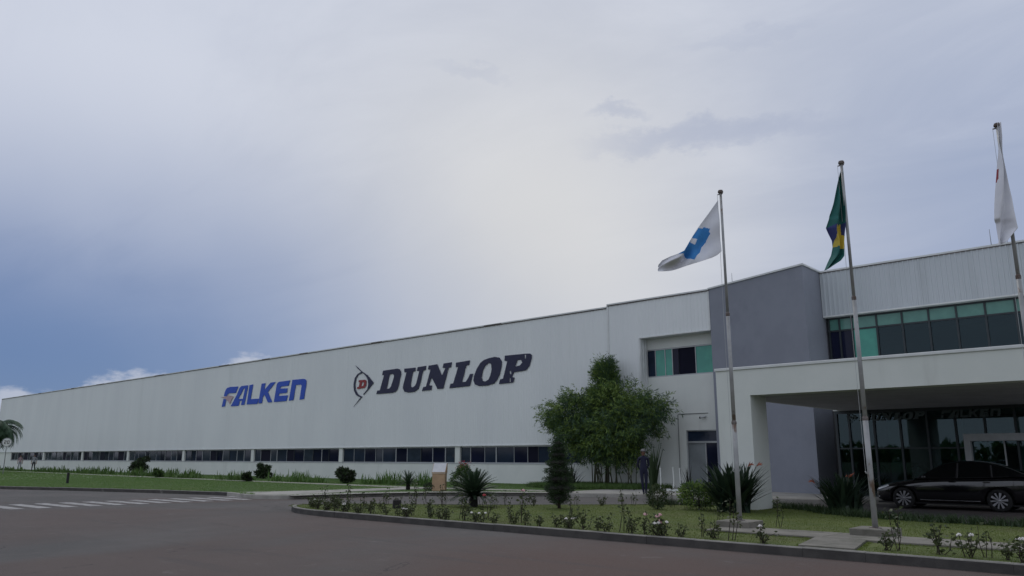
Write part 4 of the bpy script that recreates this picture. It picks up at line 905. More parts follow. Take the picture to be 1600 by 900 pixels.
# bamboo grove against the wall
def bamboo(x, y, z):
    t = empty('bamboo_clump', (x, y, z), 'broad leafy bamboo clump with bare canes against the wall', 'bamboo')
    lobes = [(-2.55, -.2, 3.55, 1.15, .8, .75, 1.0), (-2.1, -.1, 2.7, .95, .8, .7, .8), (-1.1, -.2, 3.9, 1.25, .9, .9, 1.3), (-.6, -.4, 2.7, 1.5, 1.0, .85, 1.5), (.4, -.4, 3.95, 1.25, .9, .85, 1.3), (1.0, -.4, 2.9, 1.3, .9, .8, 1.2),
             (1.95, 0, 3.65, 1.1, .7, .65, 1.0), (2.35, .1, 3.8, .7, .5, .5, .5), (1.9, 0, 2.6, .8, .7, .6, .6), (-3.3, -.1, 3.75, .6, .5, .4, .35), (-3.2, 0, 3.0, .5, .4, .35, .25), (.9, -.3, 4.7, .5, .4, .45, .25), (-2.2, -.1, 4.35, .6, .5, .35, .25), (-.1, -.3, 1.9, 1.7, .7, .5, 1.7), (.9, -.3, 1.6, 1.0, .5, .4, .6)]
    for k in range(26):
        bx = rng.uniform(-1.35, 1.55); by = rng.uniform(-.45, .35); L = lobes[rng.integers(0, len(lobes))]
        tx, ty, tz = L[0] * .9 + rng.normal(0, .2), L[1] + rng.normal(0, .2), L[2] + rng.uniform(0, .6)
        mb = MB(); path = []
        for q in np.linspace(0, 1, 9): path.append((x + lerp(bx, tx, q ** 1.7), y + lerp(by, ty, q ** 1.4), z + tz * (q ** .92)))
        r0 = rng.uniform(.022, .036); mb.tube(path, [r0 * (1 - .75 * i / 8) for i in range(9)], 6); mb.build('cane', 'cane', t, True)
    # leaf sprays: short twigs carrying drooping leaves
    bl = np.array(lobes); ns = 6600; b = rng.choice(len(bl), ns, p=bl[:, 6] / bl[:, 6].sum()); d = unit(rng.normal(size=(ns, 3))); rr = rng.uniform(.1, 1, ns) ** .42 * (1 + np.abs(rng.normal(0, .17, ns)))
    nc = 240; cb = rng.choice(len(bl), nc, p=bl[:, 6] / bl[:, 6].sum()); cd = unit(rng.normal(size=(nc, 3))); cc = bl[cb, :3] + cd * bl[cb, 3:6] * (rng.uniform(.1, 1, nc) ** .42)[:, None]
    ci = rng.integers(0, nc, ns); S = cc[ci] + rng.normal(0, 1, (ns, 3)) * np.array([.30, .26, .17]); d = unit(cd[ci] + rng.normal(0, .35, (ns, 3))); b = cb[ci]; S[:, 1] = np.minimum(S[:, 1], .55); sdv = unit(d * np.array([1, .8, .6]) + rng.normal(0, .45, (ns, 3)) + np.array([0, 0, .15]))
    per = 9; q = rng.uniform(0, 1, (ns, per)); P = (S[:, None] + sdv[:, None] * q[..., None] * .46).reshape(-1, 3); P[:, 2] -= (q.ravel() ** 2) * .10
    D = np.repeat(sdv, per, 0) * .7 + rng.normal(0, .55, (ns * per, 3)); D[:, 2] -= .45
    n = len(P); V, F = leaves(P, D, rng.uniform(.13, .26, n), rng.uniform(.026, .046, n))
    V[:, 1] = np.minimum(V[:, 1], .85)
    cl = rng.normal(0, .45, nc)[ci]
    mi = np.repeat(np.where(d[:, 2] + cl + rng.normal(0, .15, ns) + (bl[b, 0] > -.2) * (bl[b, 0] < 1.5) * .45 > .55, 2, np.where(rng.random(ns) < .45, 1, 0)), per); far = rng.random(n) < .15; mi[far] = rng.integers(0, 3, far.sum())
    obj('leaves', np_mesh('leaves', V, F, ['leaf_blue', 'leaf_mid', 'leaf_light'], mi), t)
bamboo(-23.25, 33.4, KH)
# upright crown standing above the bamboo
def column_tree(x, y, z):
    t = empty('upright_conifer', (x, y, z), 'upright pointed tree rising above the bamboo clump', 'tree')
    MB().tube([(x, y, z), (x, y, z + 6.2)], [.10, .03], 8).build('trunk', 'bark', t, True)
    nc = 150; hz = rng.uniform(0, 1, nc) ** .85; a = rng.uniform(0, 2 * np.pi, nc); r = 1.15 * (1.0 - .74 * hz) * rng.uniform(.25, 1.12, nc) ** .6
    cc = np.stack([r * np.cos(a), np.minimum(r * np.sin(a), .7), 3.1 + hz * 3.2], 1)
    for k in range(26):          # leading twigs
        mb = MB(); i = rng.integers(0, nc); mb.tube([(x, y, z + cc[i, 2] - .5), (x + cc[i, 0], y + cc[i, 1], z + cc[i, 2])], [.02, .008], 5); mb.build('branch', 'bark', t)
    n = 17000; ci = rng.integers(0, nc, n); P = cc[ci] + rng.normal(0, 1, (n, 3)) * np.array([.17, .15, .19]); P[:, 1] = np.minimum(P[:, 1], .8)
    D = np.stack([np.cos(a[ci]), np.sin(a[ci]), np.full(n, .8)], 1) + rng.normal(0, .7, (n, 3))
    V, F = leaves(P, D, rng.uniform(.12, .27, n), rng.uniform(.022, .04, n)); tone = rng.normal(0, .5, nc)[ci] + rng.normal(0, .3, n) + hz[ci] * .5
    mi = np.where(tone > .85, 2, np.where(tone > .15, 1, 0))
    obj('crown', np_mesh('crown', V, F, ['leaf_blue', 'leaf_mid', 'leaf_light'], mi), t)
column_tree(-23.75, 33.75, KH)
# plant with white stakes near the guard
strap_clump('dark leafy plant on the wall side behind the guard', -19.9, 31.9, KH, 45, 1.9, .55, 'leaf_dark', .16, 'tall_leafy_plant', droop=.2)
for i, (x, y, h) in enumerate(((-19.35, 31.6, .98), (-18.75, 31.7, 1.0), (-18.42, 31.7, .98))):
    mb = MB(); mb.tube([(x, y, KH), (x + .03, y, KH + h * .5), (x + .01, y, KH + h)], .024, 8); mb.lathe([(.0, KH + h + .02), (.032, KH + h + .015), (.032, KH + h - .03)], (x + .01, y, 0), 8)
    tag(mb.build('white_stake', 'plaster_white', origin=(x, y, KH)), ['first white stake right of the guard', 'second white stake right of the guard, by the dark plant', 'third white stake, farthest right of the guard'][i], 'stake', 'white stakes at the wall')
mb = MB(); mb.box(-19.5, -17.9, 31.5, 31.95, KH + .001, KH + .07); tag(mb.build('planter_kerb', 'plaster_white', origin=(-18.7, 31.7, KH)), 'low white planter edge at the feet of the white stakes', 'planter')
strap_clump('thin dark spiky plant right of the white stakes', -18.05, 31.8, KH, 16, 1.05, .35, 'leaf_purple', .07, 'spiky_plant', droop=.2)
# palm at the far left edge
def palm(x, y, z):
    t = empty('palm_tree', (x, y, z), 'palm with drooping fronds at the far left edge', 'palm')
    MB().tube([(x, y, z), (x + .1, y, z + 2.2), (x + .1, y, z + 4.3)], [.24, .19, .15], 10).build('trunk', 'bark', t, True)
    V = []; F = []
    for i in range(95):
        a = i * 2.4; e = math.radians(rng.uniform(0, 75)); l = rng.uniform(2.0, 2.7); d = np.array([math.cos(a), math.sin(a), 0]); s = np.array([-math.sin(a), math.cos(a), 0]); c = np.array([.1, 0, 4.3])
        for k in range(16):
            q = k / 15; ee = e - 1.9 * q; st = (d * math.cos(ee) + np.array([0, 0, math.sin(ee)])) * l / 15; c2_ = c + st
            for sd in (-1, 1):
                b0 = len(V); tip = c + s * sd * .75 * (1 - q * .6) + st * 2 + np.array([0, 0, -.22]); V += [c, c2_, tip]; F.append((b0, b0 + 1, b0 + 2))
            c = c2_
    obj('fronds', np_mesh('fronds', V, F, 'leaf_blue'), t)
palm(-90.3, 24.6, KH - .02)

# ------------------------------------------------------------------ rose bushes along the kerb
def rose_proto(seed, h, nb, bloom=None, nbl=0, tall=False):
    r = np.random.default_rng(seed); V = []; MBs = MB(); fl = MB(); tips = []
    for i in range(nb):
        a = r.uniform(0, 6.28); sp = r.uniform(.02, .24) * (.5 if tall else 1); hh = h * r.uniform(.55, 1.0)
        p0 = np.array([r.normal(0, .04), r.normal(0, .03), 0]); p2 = p0 + np.array([math.cos(a) * sp, math.sin(a) * sp, hh]); p1 = (p0 + p2) / 2 + r.normal(0, .03, 3)
        MBs.tube([p0, p1, p2], [.008, .006, .004], 4); tips.append(p2)
        n = int((11 if tall else 20) * hh / .4); t = r.uniform(.25 if not tall else .45, 1.05, n)[:, None]; P = p0 * (1 - t) ** 2 + 2 * p1 * t * (1 - t) + p2 * t ** 2 + r.normal(0, .035, (n, 3)); V.append(P)
    P = np.concatenate(V); D = r.normal(0, 1, P.shape); D[:, 2] = D[:, 2] * .5 + .1; Vv, F = leaves(P, D, r.uniform(.05, .09, len(P)), r.uniform(.03, .052, len(P)))
    st = MBs.mesh('stems', 'bark'); lf = np_mesh('leaves', Vv, F, 'leaf_rose'); bm_ = None
    if bloom:
        tips.sort(key=lambda p: -p[2])
        bm_ = []
        for p in tips[:nbl]:
            fl = MB()
            for k in range(9):
                a = k * 2.4; rr = .008 + .003 * k; fl.sphere((p[0] + rr * math.cos(a), p[1] + rr * math.sin(a), p[2] + .02 - .003 * k), .017, 6, 4, (1, 1, .8))
            bm_.append(fl.mesh('bloom', bloom))
    return st, lf, bm_
kinds = {'plain': [rose_proto(i, .30 + .05 * i, 6 + i % 3) for i in range(4)], 'tall': [rose_proto(20 + i, .62 + .08 * i, 3, tall=True) for i in range(3)],
         'white': [rose_proto(30 + i, .32, 7, 'petal_white', 1 + i) for i in range(3)], 'pink': [rose_proto(40, .36, 7, 'petal_pink', 5), rose_proto(41, .62, 3, 'petal_pink', 1, True)], 'red': [rose_proto(50, .60, 3, 'petal_red', 1, True)]}
LAB = {'plain': ('low leafy rose bush without blooms beside the front kerb', 'low rose bushes along the kerb'), 'tall': ('tall thin rose stems without blooms beside the front kerb', 'tall rose stems along the kerb'),
       'white': ('low rose bush with white blooms beside the front kerb', 'white-flowering rose bushes along the kerb')}
SINGLE = {'pink': ['low rose bush with a cluster of pale pink blooms left of the leftmost flagpole', 'tall rose stem with one pink bloom left of the topiary conifer'], 'red': ['tall rose stem with a single red bloom right of the large cycad']}
ROSES = []
def rose(kind, i, x, y, s=1.0):
    st, lf, bl = kinds[kind][i % len(kinds[kind])]; lab, gr = LAB.get(kind, (None, 'coloured roses along the kerb'))
    if lab is None: lab = SINGLE[kind][i]
    t = empty('rose_bush', (x, y, KH - .02), lab, 'rose bush', gr, rz=rng.uniform(0, 6.28)); t.scale = (s,) * 3
    if kind in LAB: ROSES.append((kind, x, y, t))
    obj('stems', st, t); obj('leaves', lf, t)
    for b_ in bl or []: obj('bloom', b_, t)
xs = -21.6; i = 0
while xs < -7.6:
    rose('plain', i, xs, 13.62 + rng.normal(0, .1) + max(0, (-19.2 - xs)) * .42, rng.uniform(.7, 1.05))
    if i % 4 == 1: rose('tall', i, xs + .25, 13.95 + rng.normal(0, .15) + max(0, (-19.2 - xs)) * .42, rng.uniform(.85, 1.1))
    if i % 6 == 2: rose('white', i, xs + .1, 13.56 + rng.normal(0, .05) + max(0, (-19.2 - xs)) * .42, rng.uniform(.85, 1.05))
    if xs < -16.0 and i % 2 == 0: rose('plain', i + 1, xs + .2, 14.35 + max(0, (-19.2 - xs)) * .42 + rng.normal(0, .25), rng.uniform(.75, 1.1))
    xs += rng.uniform(.30, .52); i += 1
rose('pink', 0, -8.45, 13.58, 1.1); rose('pink', 1, -12.35, 14.15, 1.25); rose('red', 0, -13.6, 14.2, 1.2)
for x, y, k in ((-7.3, 13.75, 'plain'), (-6.95, 13.7, 'tall'), (-6.3, 13.58, 'white'), (-4.35, 13.9, 'plain'), (-4.2, 14.0, 'tall'), (-3.55, 13.85, 'plain'), (-3.15, 13.75, 'white'), (-2.95, 13.95, 'tall'), (-2.65, 13.8, 'plain'), (-2.4, 13.6, 'white'), (-8.9, 17.0, 'tall'), (-7.45, 16.9, 'tall')):
    rose(k, rng.integers(0, 9), x, y, rng.uniform(.85, 1.15))
for k in range(17):
    q = k / 16; rose(('tall', 'plain', 'tall')[k % 3], k, lerp(-20.2, -11.8, q) + rng.normal(0, .15), interp(q, [(0, (16.6,)), (.3, (18.1,)), (.62, (20.6,)), (1, (21.9,))])[0] + rng.normal(0, .12), rng.uniform(.75, 1.0))
# a few roses behind, at the back of the island's left end
for x, y in ((-20.0, 16.4), (-19.2, 16.9), (-18.4, 17.3), (-16.3, 17.4), (-15.9, 18.3)): rose('tall', rng.integers(0, 9), x, y, rng.uniform(.8, 1.1))
mb = MB(); mb.tube([(-18.55, 15.6, KH - .03), (-18.55, 15.6, KH + .22)], [.13, .12], 10); mb.lathe([(0, KH + .235), (.10, KH + .232), (.12, KH + .22)], (-18.55, 15.6, 0), 10)
tag(mb.build('tree_stump', 'trunk_dark', origin=(-18.55, 15.6, KH)), 'short dark stump among the roses left of the large cycad', 'stump')

# every rose gets its own description: counted from left to right between things one can find
ZONES = [(-1e9, -19.0, 'near the island tip'), (-19.0, -16.0, 'below the cycad'), (-16.0, -13.2, 'below clipped conifer'), (-13.2, -10.6, 'below the guard'), (-10.6, -8.4, 'left of leftmost flagpole'), (-8.4, -6.1, 'beside leftmost flagpole foot'), (-6.1, 1e9, 'right of concrete link')]
ORD = 'first second third fourth fifth sixth seventh eighth ninth tenth eleventh twelfth thirteenth fourteenth fifteenth'.split()
LOOK = {'plain': 'low leafy rose bush', 'tall': 'bloomless tall rose stem', 'white': 'white-flowering low rose bush'}
cnt = {}
def zone(x): return next(i for i, z in enumerate(ZONES) if z[0] <= x < z[1])
key = lambda r: (r[0], 'back' if r[2] > 15.6 + max(0, (-19.2 - r[1])) * .42 else ('second' if r[2] > 14.08 + max(0, (-19.2 - r[1])) * .42 else 'front'), zone(r[1]))
for r in sorted(ROSES, key=lambda r: r[1] / max(r[2], 1)):
    k = key(r); cnt[k] = cnt.get(k, 0) + 1; n_ = sum(1 for q in ROSES if key(q) == k)
    row = {'front': 'at front kerb', 'second': 'in second row', 'back': 'on the lawn'}[k[1]]
    r[3]['label'] = LOOK[r[0]] + ' ' + row + ' ' + ZONES[k[2]][2] + (', ' + ORD[cnt[k] - 1] + ' from left' if n_ > 1 else '')
# ================================================================== SMALL THINGS
# beige pedestal with a slanted board
px_, py_ = -26.55, 24.75; ux = RT; uy = FW
t = empty('pedestal', (px_, py_, KH), 'beige stone pedestal with a slanted white board on top', 'pedestal', rz=math.radians(34))
def loc_box(name, m, a, parent, bev=.012): return obj(name, MB().bbox(*a, bev).mesh(name, m), parent)
loc_box('body', 'beige_stone', (-.29, .29, -.2, .2, 0, .74), t)
loc_box('cap', 'beige_light', (-.31, .31, -.22, .22, .742, .80), t)
mb = MB(); mb.add([(-.31, -.22, .80), (.31, -.22, .80), (.31, .22, .80), (-.31, .22, .80), (-.31, .16, 1.20), (.31, .16, 1.20), (.31, .22, 1.20), (-.31, .22, 1.20)], [(3, 2, 1, 0), (4, 5, 6, 7), (0, 1, 5, 4), (1, 2, 6, 5), (2, 3, 7, 6), (3, 0, 4, 7)])
obj('board_wedge', mb.mesh('board_wedge', 'beige_stone'), t)
mb = MB(); mb.add([(-.29, -.208, .815), (.29, -.208, .815), (.29, .150, 1.195), (-.29, .150, 1.195), (-.29, -.213, .822), (.29, -.213, .822), (.29, .145, 1.202), (-.29, .145, 1.202)], [(3, 2, 1, 0), (4, 5, 6, 7), (0, 1, 5, 4), (1, 2, 6, 5), (2, 3, 7, 6), (3, 0, 4, 7)])
obj('board', mb.mesh('board', 'white_board'), t)
# speed sign with 20
sx, sy = -83.6, 23.75
t = empty('speed_sign', (sx, sy, KH), 'round white speed sign reading 20 on a thin post at the far left', 'sign', rz=math.radians(60))
obj('post', MB().tube([(0, .03, 0), (0, .03, 3.2)], .035, 8).mesh('post', 'steel_grey'), t)
obj('ring', MB().lathe([(0, 0), (.40, 0), (.40, -.012), (0, -.012)], (0, 0, 2.83), 28, 'y').mesh('ring', 'sign_white'), t)
obj('disc', MB().lathe([(0, -.017), (.34, -.017), (.34, -.0125)], (0, 0, 2.83), 28, 'y').mesh('disc', 'sign_white'), t)
obj('red_rim', MB().lathe([(.345, -.0145), (.395, -.0145), (.395, -.0135), (.345, -.0135)], (0, 0, 2.83), 28, 'y').mesh('red_rim', 'grey_cloth'), t)
mb = MB(); y0, y1 = -.026, -.02
for a in ((-.22, -.04, .10, .15), (-.09, -.04, .0, .10), (-.22, -.04, -.03, .02), (-.22, -.17, -.13, -.03), (-.22, -.04, -.17, -.12)): mb.box(a[0], a[1], y0, y1, 2.84 + a[2], 2.84 + a[3])
for a in ((.03, .21, .10, .15), (.03, .21, -.17, -.12), (.03, .08, -.12, .10), (.16, .21, -.12, .10)): mb.box(a[0], a[1], y0, y1, 2.84 + a[2], 2.84 + a[3])
obj('numeral', mb.mesh('numeral', 'sign_black'), t)
# low post on the far lawn
bx, by = -50.5, 17.7
t = empty('low_post', (bx, by, KH), 'short dark post standing alone on the far lawn', 'post')
MB().bbox(bx - .06, bx + .06, by - .06, by + .06, KH - .05, KH + .56, .012).build('body', 'black_plastic', t); MB().bbox(bx - .07, bx + .07, by - .07, by + .07, KH + .562, KH + .60, .01).build('cap', 'black_plastic', t)
# security camera with its conduit
t = empty('security_camera', (-19.1, RY - .05, 3.6), 'small security camera fed by a thin conduit above the side door', 'camera')
MB().tube([(-20.43, RY - .015, .45), (-20.43, RY - .015, 3.68), (-20.38, RY - .015, 3.73), (-18.75, RY - .015, 3.73)], .018, 6).build('conduit', 'steel_grey', t)
MB().box(-20.48, -20.38, RY - .03, RY - .001, .38, .50).build('junction_box', 'steel_grey', t)
mb = MB(); mb.tube([(-18.95, RY - .005, 3.55), (-18.95, RY - .08, 3.55)], .02, 6); mb.build('bracket', 'alu_white', t)
mb = MB(); mb.tube([(-18.82, RY - .10, 3.57), (-19.10, RY - .14, 3.52)], .045, 10); mb.build('housing', 'alu_white', t); mb = MB(); mb.tube([(-19.10, RY - .14, 3.52), (-19.16, RY - .148, 3.51)], .052, 10); mb.build('lens', 'black_plastic', t)

# ------------------------------------------------------------------ black saloon car under the canopy
def car(xf, yn):
    """xf: X of front wheel centre, yn: Y of the near body side; nose points to -X; local x runs backwards from the nose"""
    L = 4.62; Wd = 1.80; fo = .92; wb = 2.68; R = .335
    t = empty('parked_car', (xf - fo, yn, 0), 'black saloon car with silver spoked wheels parked under the entrance canopy', 'car')
    # body stations: x, bottom z, sill z, belt z, deck z(centre), half width at sill, at belt, at deck edge
    st = [(.00, .30, .40, .52, .56, .52, .55, .40), (.06, .24, .36, .60, .66, .66, .68, .52), (.22, .20, .34, .66, .74, .80, .80, .62), (.50, .19, .33, .72, .82, .86, .86, .70), (.92, .19, .32, .79, .89, .885, .885, .74), (1.35, .19, .31, .86, .95, .89, .89, .76),
          (1.75, .19, .31, .90, .97, .89, .89, .77), (2.4, .19, .31, .925, .98, .89, .885, .77), (3.1, .19, .32, .94, .99, .89, .885, .77), (3.6, .20, .34, .96, 1.01, .885, .88, .76), (4.05, .22, .38, .98, 1.04, .87, .865, .74), (4.40, .26, .42, .97, 1.045, .82, .82, .68), (4.56, .32, .46, .92, 1.0, .74, .75, .58), (4.62, .38, .5, .84, .90, .62, .64, .45)]
    mb = MB(); ring = []
    for x, zb, zs_, zl, zd, ws, wl, wdk in st:
        half = [(ws * .55, zb), (ws * .93, zb + .02), (ws, zs_), (ws + .012, (zs_ + zl) / 2 - .03), (wl + .012, zl - .10), (wl, zl - .02), (wl * .96, zl + .01), (wdk, zd - .012), (wdk * .5, zd)]
        full = half + [(-a, b) for a, b in half[::-1]]
        ring.append([(x, -a + 0.0, b) for a, b in full])
    n = len(ring[0]); vs = [p for r in ring for p in r]; fs = []
    for i in range(len(ring) - 1):
        for k in range(n): fs.append((i * n + k, i * n + (k + 1) % n, (i + 1) * n + (k + 1) % n, (i + 1) * n + k))
    fs += [tuple(range(n)), tuple((len(ring) - 1) * n + k for k in range(n))[::-1]]
    vs = [(x, y + .9, z) for x, y, z in vs]; mb.add(vs, fs)
    me = mb.mesh('body', ['car_paint', 'black_plastic'], smooth=True)
    body = obj('body', me, None)
    sb = body.modifiers.new('s', 'SUBSURF'); sb.levels = 1; sb.render_levels = 1
    cutters = []
    for wx in (fo, fo + wb):
        cm = MB(); cm.lathe([(0, -.05), (R + .055, -.05), (R + .055, .32), (0, .32)], (wx, 0, R), 32, 'y'); cm.lathe([(0, 1.48), (R + .055, 1.48), (R + .055, 1.86), (0, 1.86)], (wx, 0, R), 32, 'y')
        c = obj('cutter', cm.mesh('cutter', 'black_plastic'), None); bo = body.modifiers.new('b', 'BOOLEAN'); bo.operation = 'DIFFERENCE'; bo.object = c; bo.solver = 'EXACT'; cutters.append(c)
    dg = bpy.context.evaluated_depsgraph_get(); me2 = bpy.data.meshes.new_from_object(body.evaluated_get(dg))
    for c in cutters: bpy.data.objects.remove(c)
    body.modifiers.clear(); body.data = me2; body.parent = t
    if len(me2.materials) < 2: me2.materials.append(M['black_plastic'])
    # cabin: glass house and roof
    gs = [(1.22, .94, .68), (1.62, 1.16, .65), (2.02, 1.40, .60), (2.40, 1.49, .585), (2.9, 1.51, .58), (3.35, 1.46, .575), (3.85, 1.30, .575), (4.40, 1.05, .60)]
    K = np.array(gs); xs_ = np.linspace(K[0, 0], K[-1, 0], 26); pf = lambda c: np.interp(xs_, K[:, 0], K[:, c])
    def smo(v):
        for _ in range(3): v = np.concatenate([v[:1], .25 * v[:-2] + .5 * v[1:-1] + .25 * v[2:], v[-1:]])
        return v
    gs = list(zip(xs_, smo(pf(1)), smo(pf(2))))
    roof = MB(); gl = MB(); zb = lambda x: .93 + .035 * (x - 1.3); vr = []
    for x, zt, w in gs: vr += [(x, .9 - w, zt - .03), (x, .9 - w * .8, zt - .004), (x, .9, zt + .012), (x, .9 + w * .8, zt - .004), (x, .9 + w, zt - .03)]
    fr_ = []
    for i in range(len(gs) - 1):
        for k in range(4): fr_.append((i * 5 + k, i * 5 + k + 1, (i + 1) * 5 + k + 1, (i + 1) * 5 + k))
    roof.add(vr, fr_)
    for i, f_ in enumerate(fr_):
        xm = xs_[i // 4]; roof.mi[i] = 1 if xm < 1.92 or xm > 3.45 else 0
    o = obj('roof', roof.mesh('roof', ['car_paint', 'car_glass'], smooth=True), t)
    for sgn in (-1, 1):
        g_ = MB(); low = [(x, .9 + sgn * (.80 - .02 * abs(x - 2.6) ** 2 * .3), min(zb(x), zt - .03)) for x, zt, w in gs]; up_ = [(x, .9 + sgn * w, zt - .03) for x, zt, w in gs]
        g_.add(low + up_, [(i, i + 1, len(gs) + i + 1, len(gs) + i) for i in range(len(gs) - 1)])
        obj('side_window', g_.mesh('side_window', 'car_glass', smooth=True), t)
        y_ = .9 + sgn * .80
        for a, b, w_ in (((2.50, zb(2.5)), (2.52, 1.43), .035), ((3.46, zb(3.46)), (3.42, 1.37), .03)):
            p = MB(); p.tube([(a[0], .9 + sgn * .795, a[1]), (b[0], .9 + sgn * .60, b[1])], w_, 6); obj('pillar', p.mesh('pillar', 'black_plastic'), t)
        p = MB(); p.tube([(1.34, .9 + sgn * .80, .955), (2.3, .9 + sgn * .80, .975), (3.3, .9 + sgn * .80, 1.005), (3.9, .9 + sgn * .77, 1.04)], .011, 6); obj('window_trim', p.mesh('window_trim', 'black_plastic'), t)
        p = MB(); p.sphere((1.62, .9 + sgn * 1.0, 1.0), .1, 10, 6, (.7, 1.1, .65)); p.tube([(1.6, .9 + sgn * .83, .97), (1.62, .9 + sgn * .95, .99)], .025, 6); obj('door_mirror', p.mesh('door_mirror', 'car_paint', smooth=True), t)
        for hx in (2.28, 3.22):
            p = MB(); p.bbox(hx, hx + .2, .9 + sgn * .90 - .015, .9 + sgn * .90 + .015, .845, .875, .008); obj('door_handle', p.mesh('door_handle', 'car_paint'), t)
        p = MB(); p.bbox(1.42, 3.1, .9 + sgn * .905 - .012, .9 + sgn * .905 + .012, .285, .31, .006); obj('sill_trim', p.mesh('sill_trim', 'chrome'), t)
        # lamps
        p = MB(); yl = lambda q: .9 + sgn * q
        p.add([(.07, yl(.55), .60), (.14, yl(.73), .625), (.50, yl(.872), .755), (.52, yl(.868), .70), (.20, yl(.80), .585), (.09, yl(.68), .56)], [(0, 1, 5), (1, 2, 3, 4), (1, 4, 5)]); v0 = [Vector(v) for v in p.v]
        for i, v in enumerate(v0): p.v[i] = (v.x - .012, v.y + sgn * .012, v.z + .004)
        obj('headlight', p.mesh('headlight', 'lamp_lens'), t)
        p = MB(); p.sphere((.13, yl(.70), .36), .045, 8, 6, (.5, 1.3, .6)); obj('fog_lamp', p.mesh('fog_lamp', 'lamp_lens'), t)
        p = MB(); p.add([(4.30, yl(.855), .90), (4.58, yl(.74), .93), (4.58, yl(.72), .82), (4.34, yl(.86), .80)], [(0, 1, 2, 3)]); obj('tail_light', p.mesh('tail_light', 'tail_lens'), t)
        for wx in (fo, fo + wb):
            yc = .9 + sgn * .795; w_ = MB(); s_ = sgn
            w_.lathe([(.245, -.10), (R - .03, -.105), (R, -.06), (R, .06), (R - .03, .105), (.245, .10), (.245, -.10)], (wx, yc, R), 32, 'y'); wheel = obj('wheel', w_.mesh('wheel', 'tyre', smooth=True), t)
            w_ = MB(); w_.lathe([(.246, .098), (.232, .09), (.225, -.06), (.0, -.06)] if sgn > 0 else [(.246, -.098), (.232, -.09), (.225, .06), (.0, .06)], (wx, yc, R), 32, 'y'); obj('rim_barrel', w_.mesh('rim_barrel', 'black_plastic'), wheel)
            for k in range(10):
                a = 2 * math.pi * k / 10 + .1; ca, sa = math.cos(a), math.sin(a); yo = yc + sgn * .088; w1, w2_ = .013, .036
                q = [(.045, -w1), (.238, -w2_), (.238, w2_), (.045, w1)]; p = MB()
                if k % 2: q = [(.045, -.011), (.238, -.024), (.238, .024), (.045, .011)]
                p.add([(wx + r_ * ca - e_ * sa, yo, R + r_ * sa + e_ * ca) for r_, e_ in q] + [(wx + r_ * ca - e_ * sa, yo - sgn * .02, R + r_ * sa + e_ * ca) for r_, e_ in q], [(0, 1, 2, 3), (4, 5, 6, 7), (0, 1, 5, 4), (1, 2, 6, 5), (2, 3, 7, 6), (3, 0, 4, 7)])
                obj('spoke', p.mesh('spoke', 'rim_alloy'), wheel)
            p = MB(); p.lathe([(0, .095 * sgn), (.03, .093 * sgn), (.045, .08 * sgn), (.045, .05 * sgn)], (wx, yc, R), 14, 'y'); obj('hub_cap', p.mesh('hub_cap', 'rim_alloy'), wheel)
    p = MB(); p.bbox(-.012, .03, .62, 1.18, .42, .55, .01); obj('grille', p.mesh('grille', 'black_plastic'), t)
    p = MB(); p.bbox(-.02, -.006, .66, 1.14, .30, .39, .004); obj('number_plate', p.mesh('number_plate', 'grey_cloth'), t)
    p = MB(); p.bbox(.1, 4.5, .12, 1.68, .17, .21, .01); obj('underbody', p.mesh('underbody', 'black_plastic'), t)
    return t
car(-8.06, 27.85)

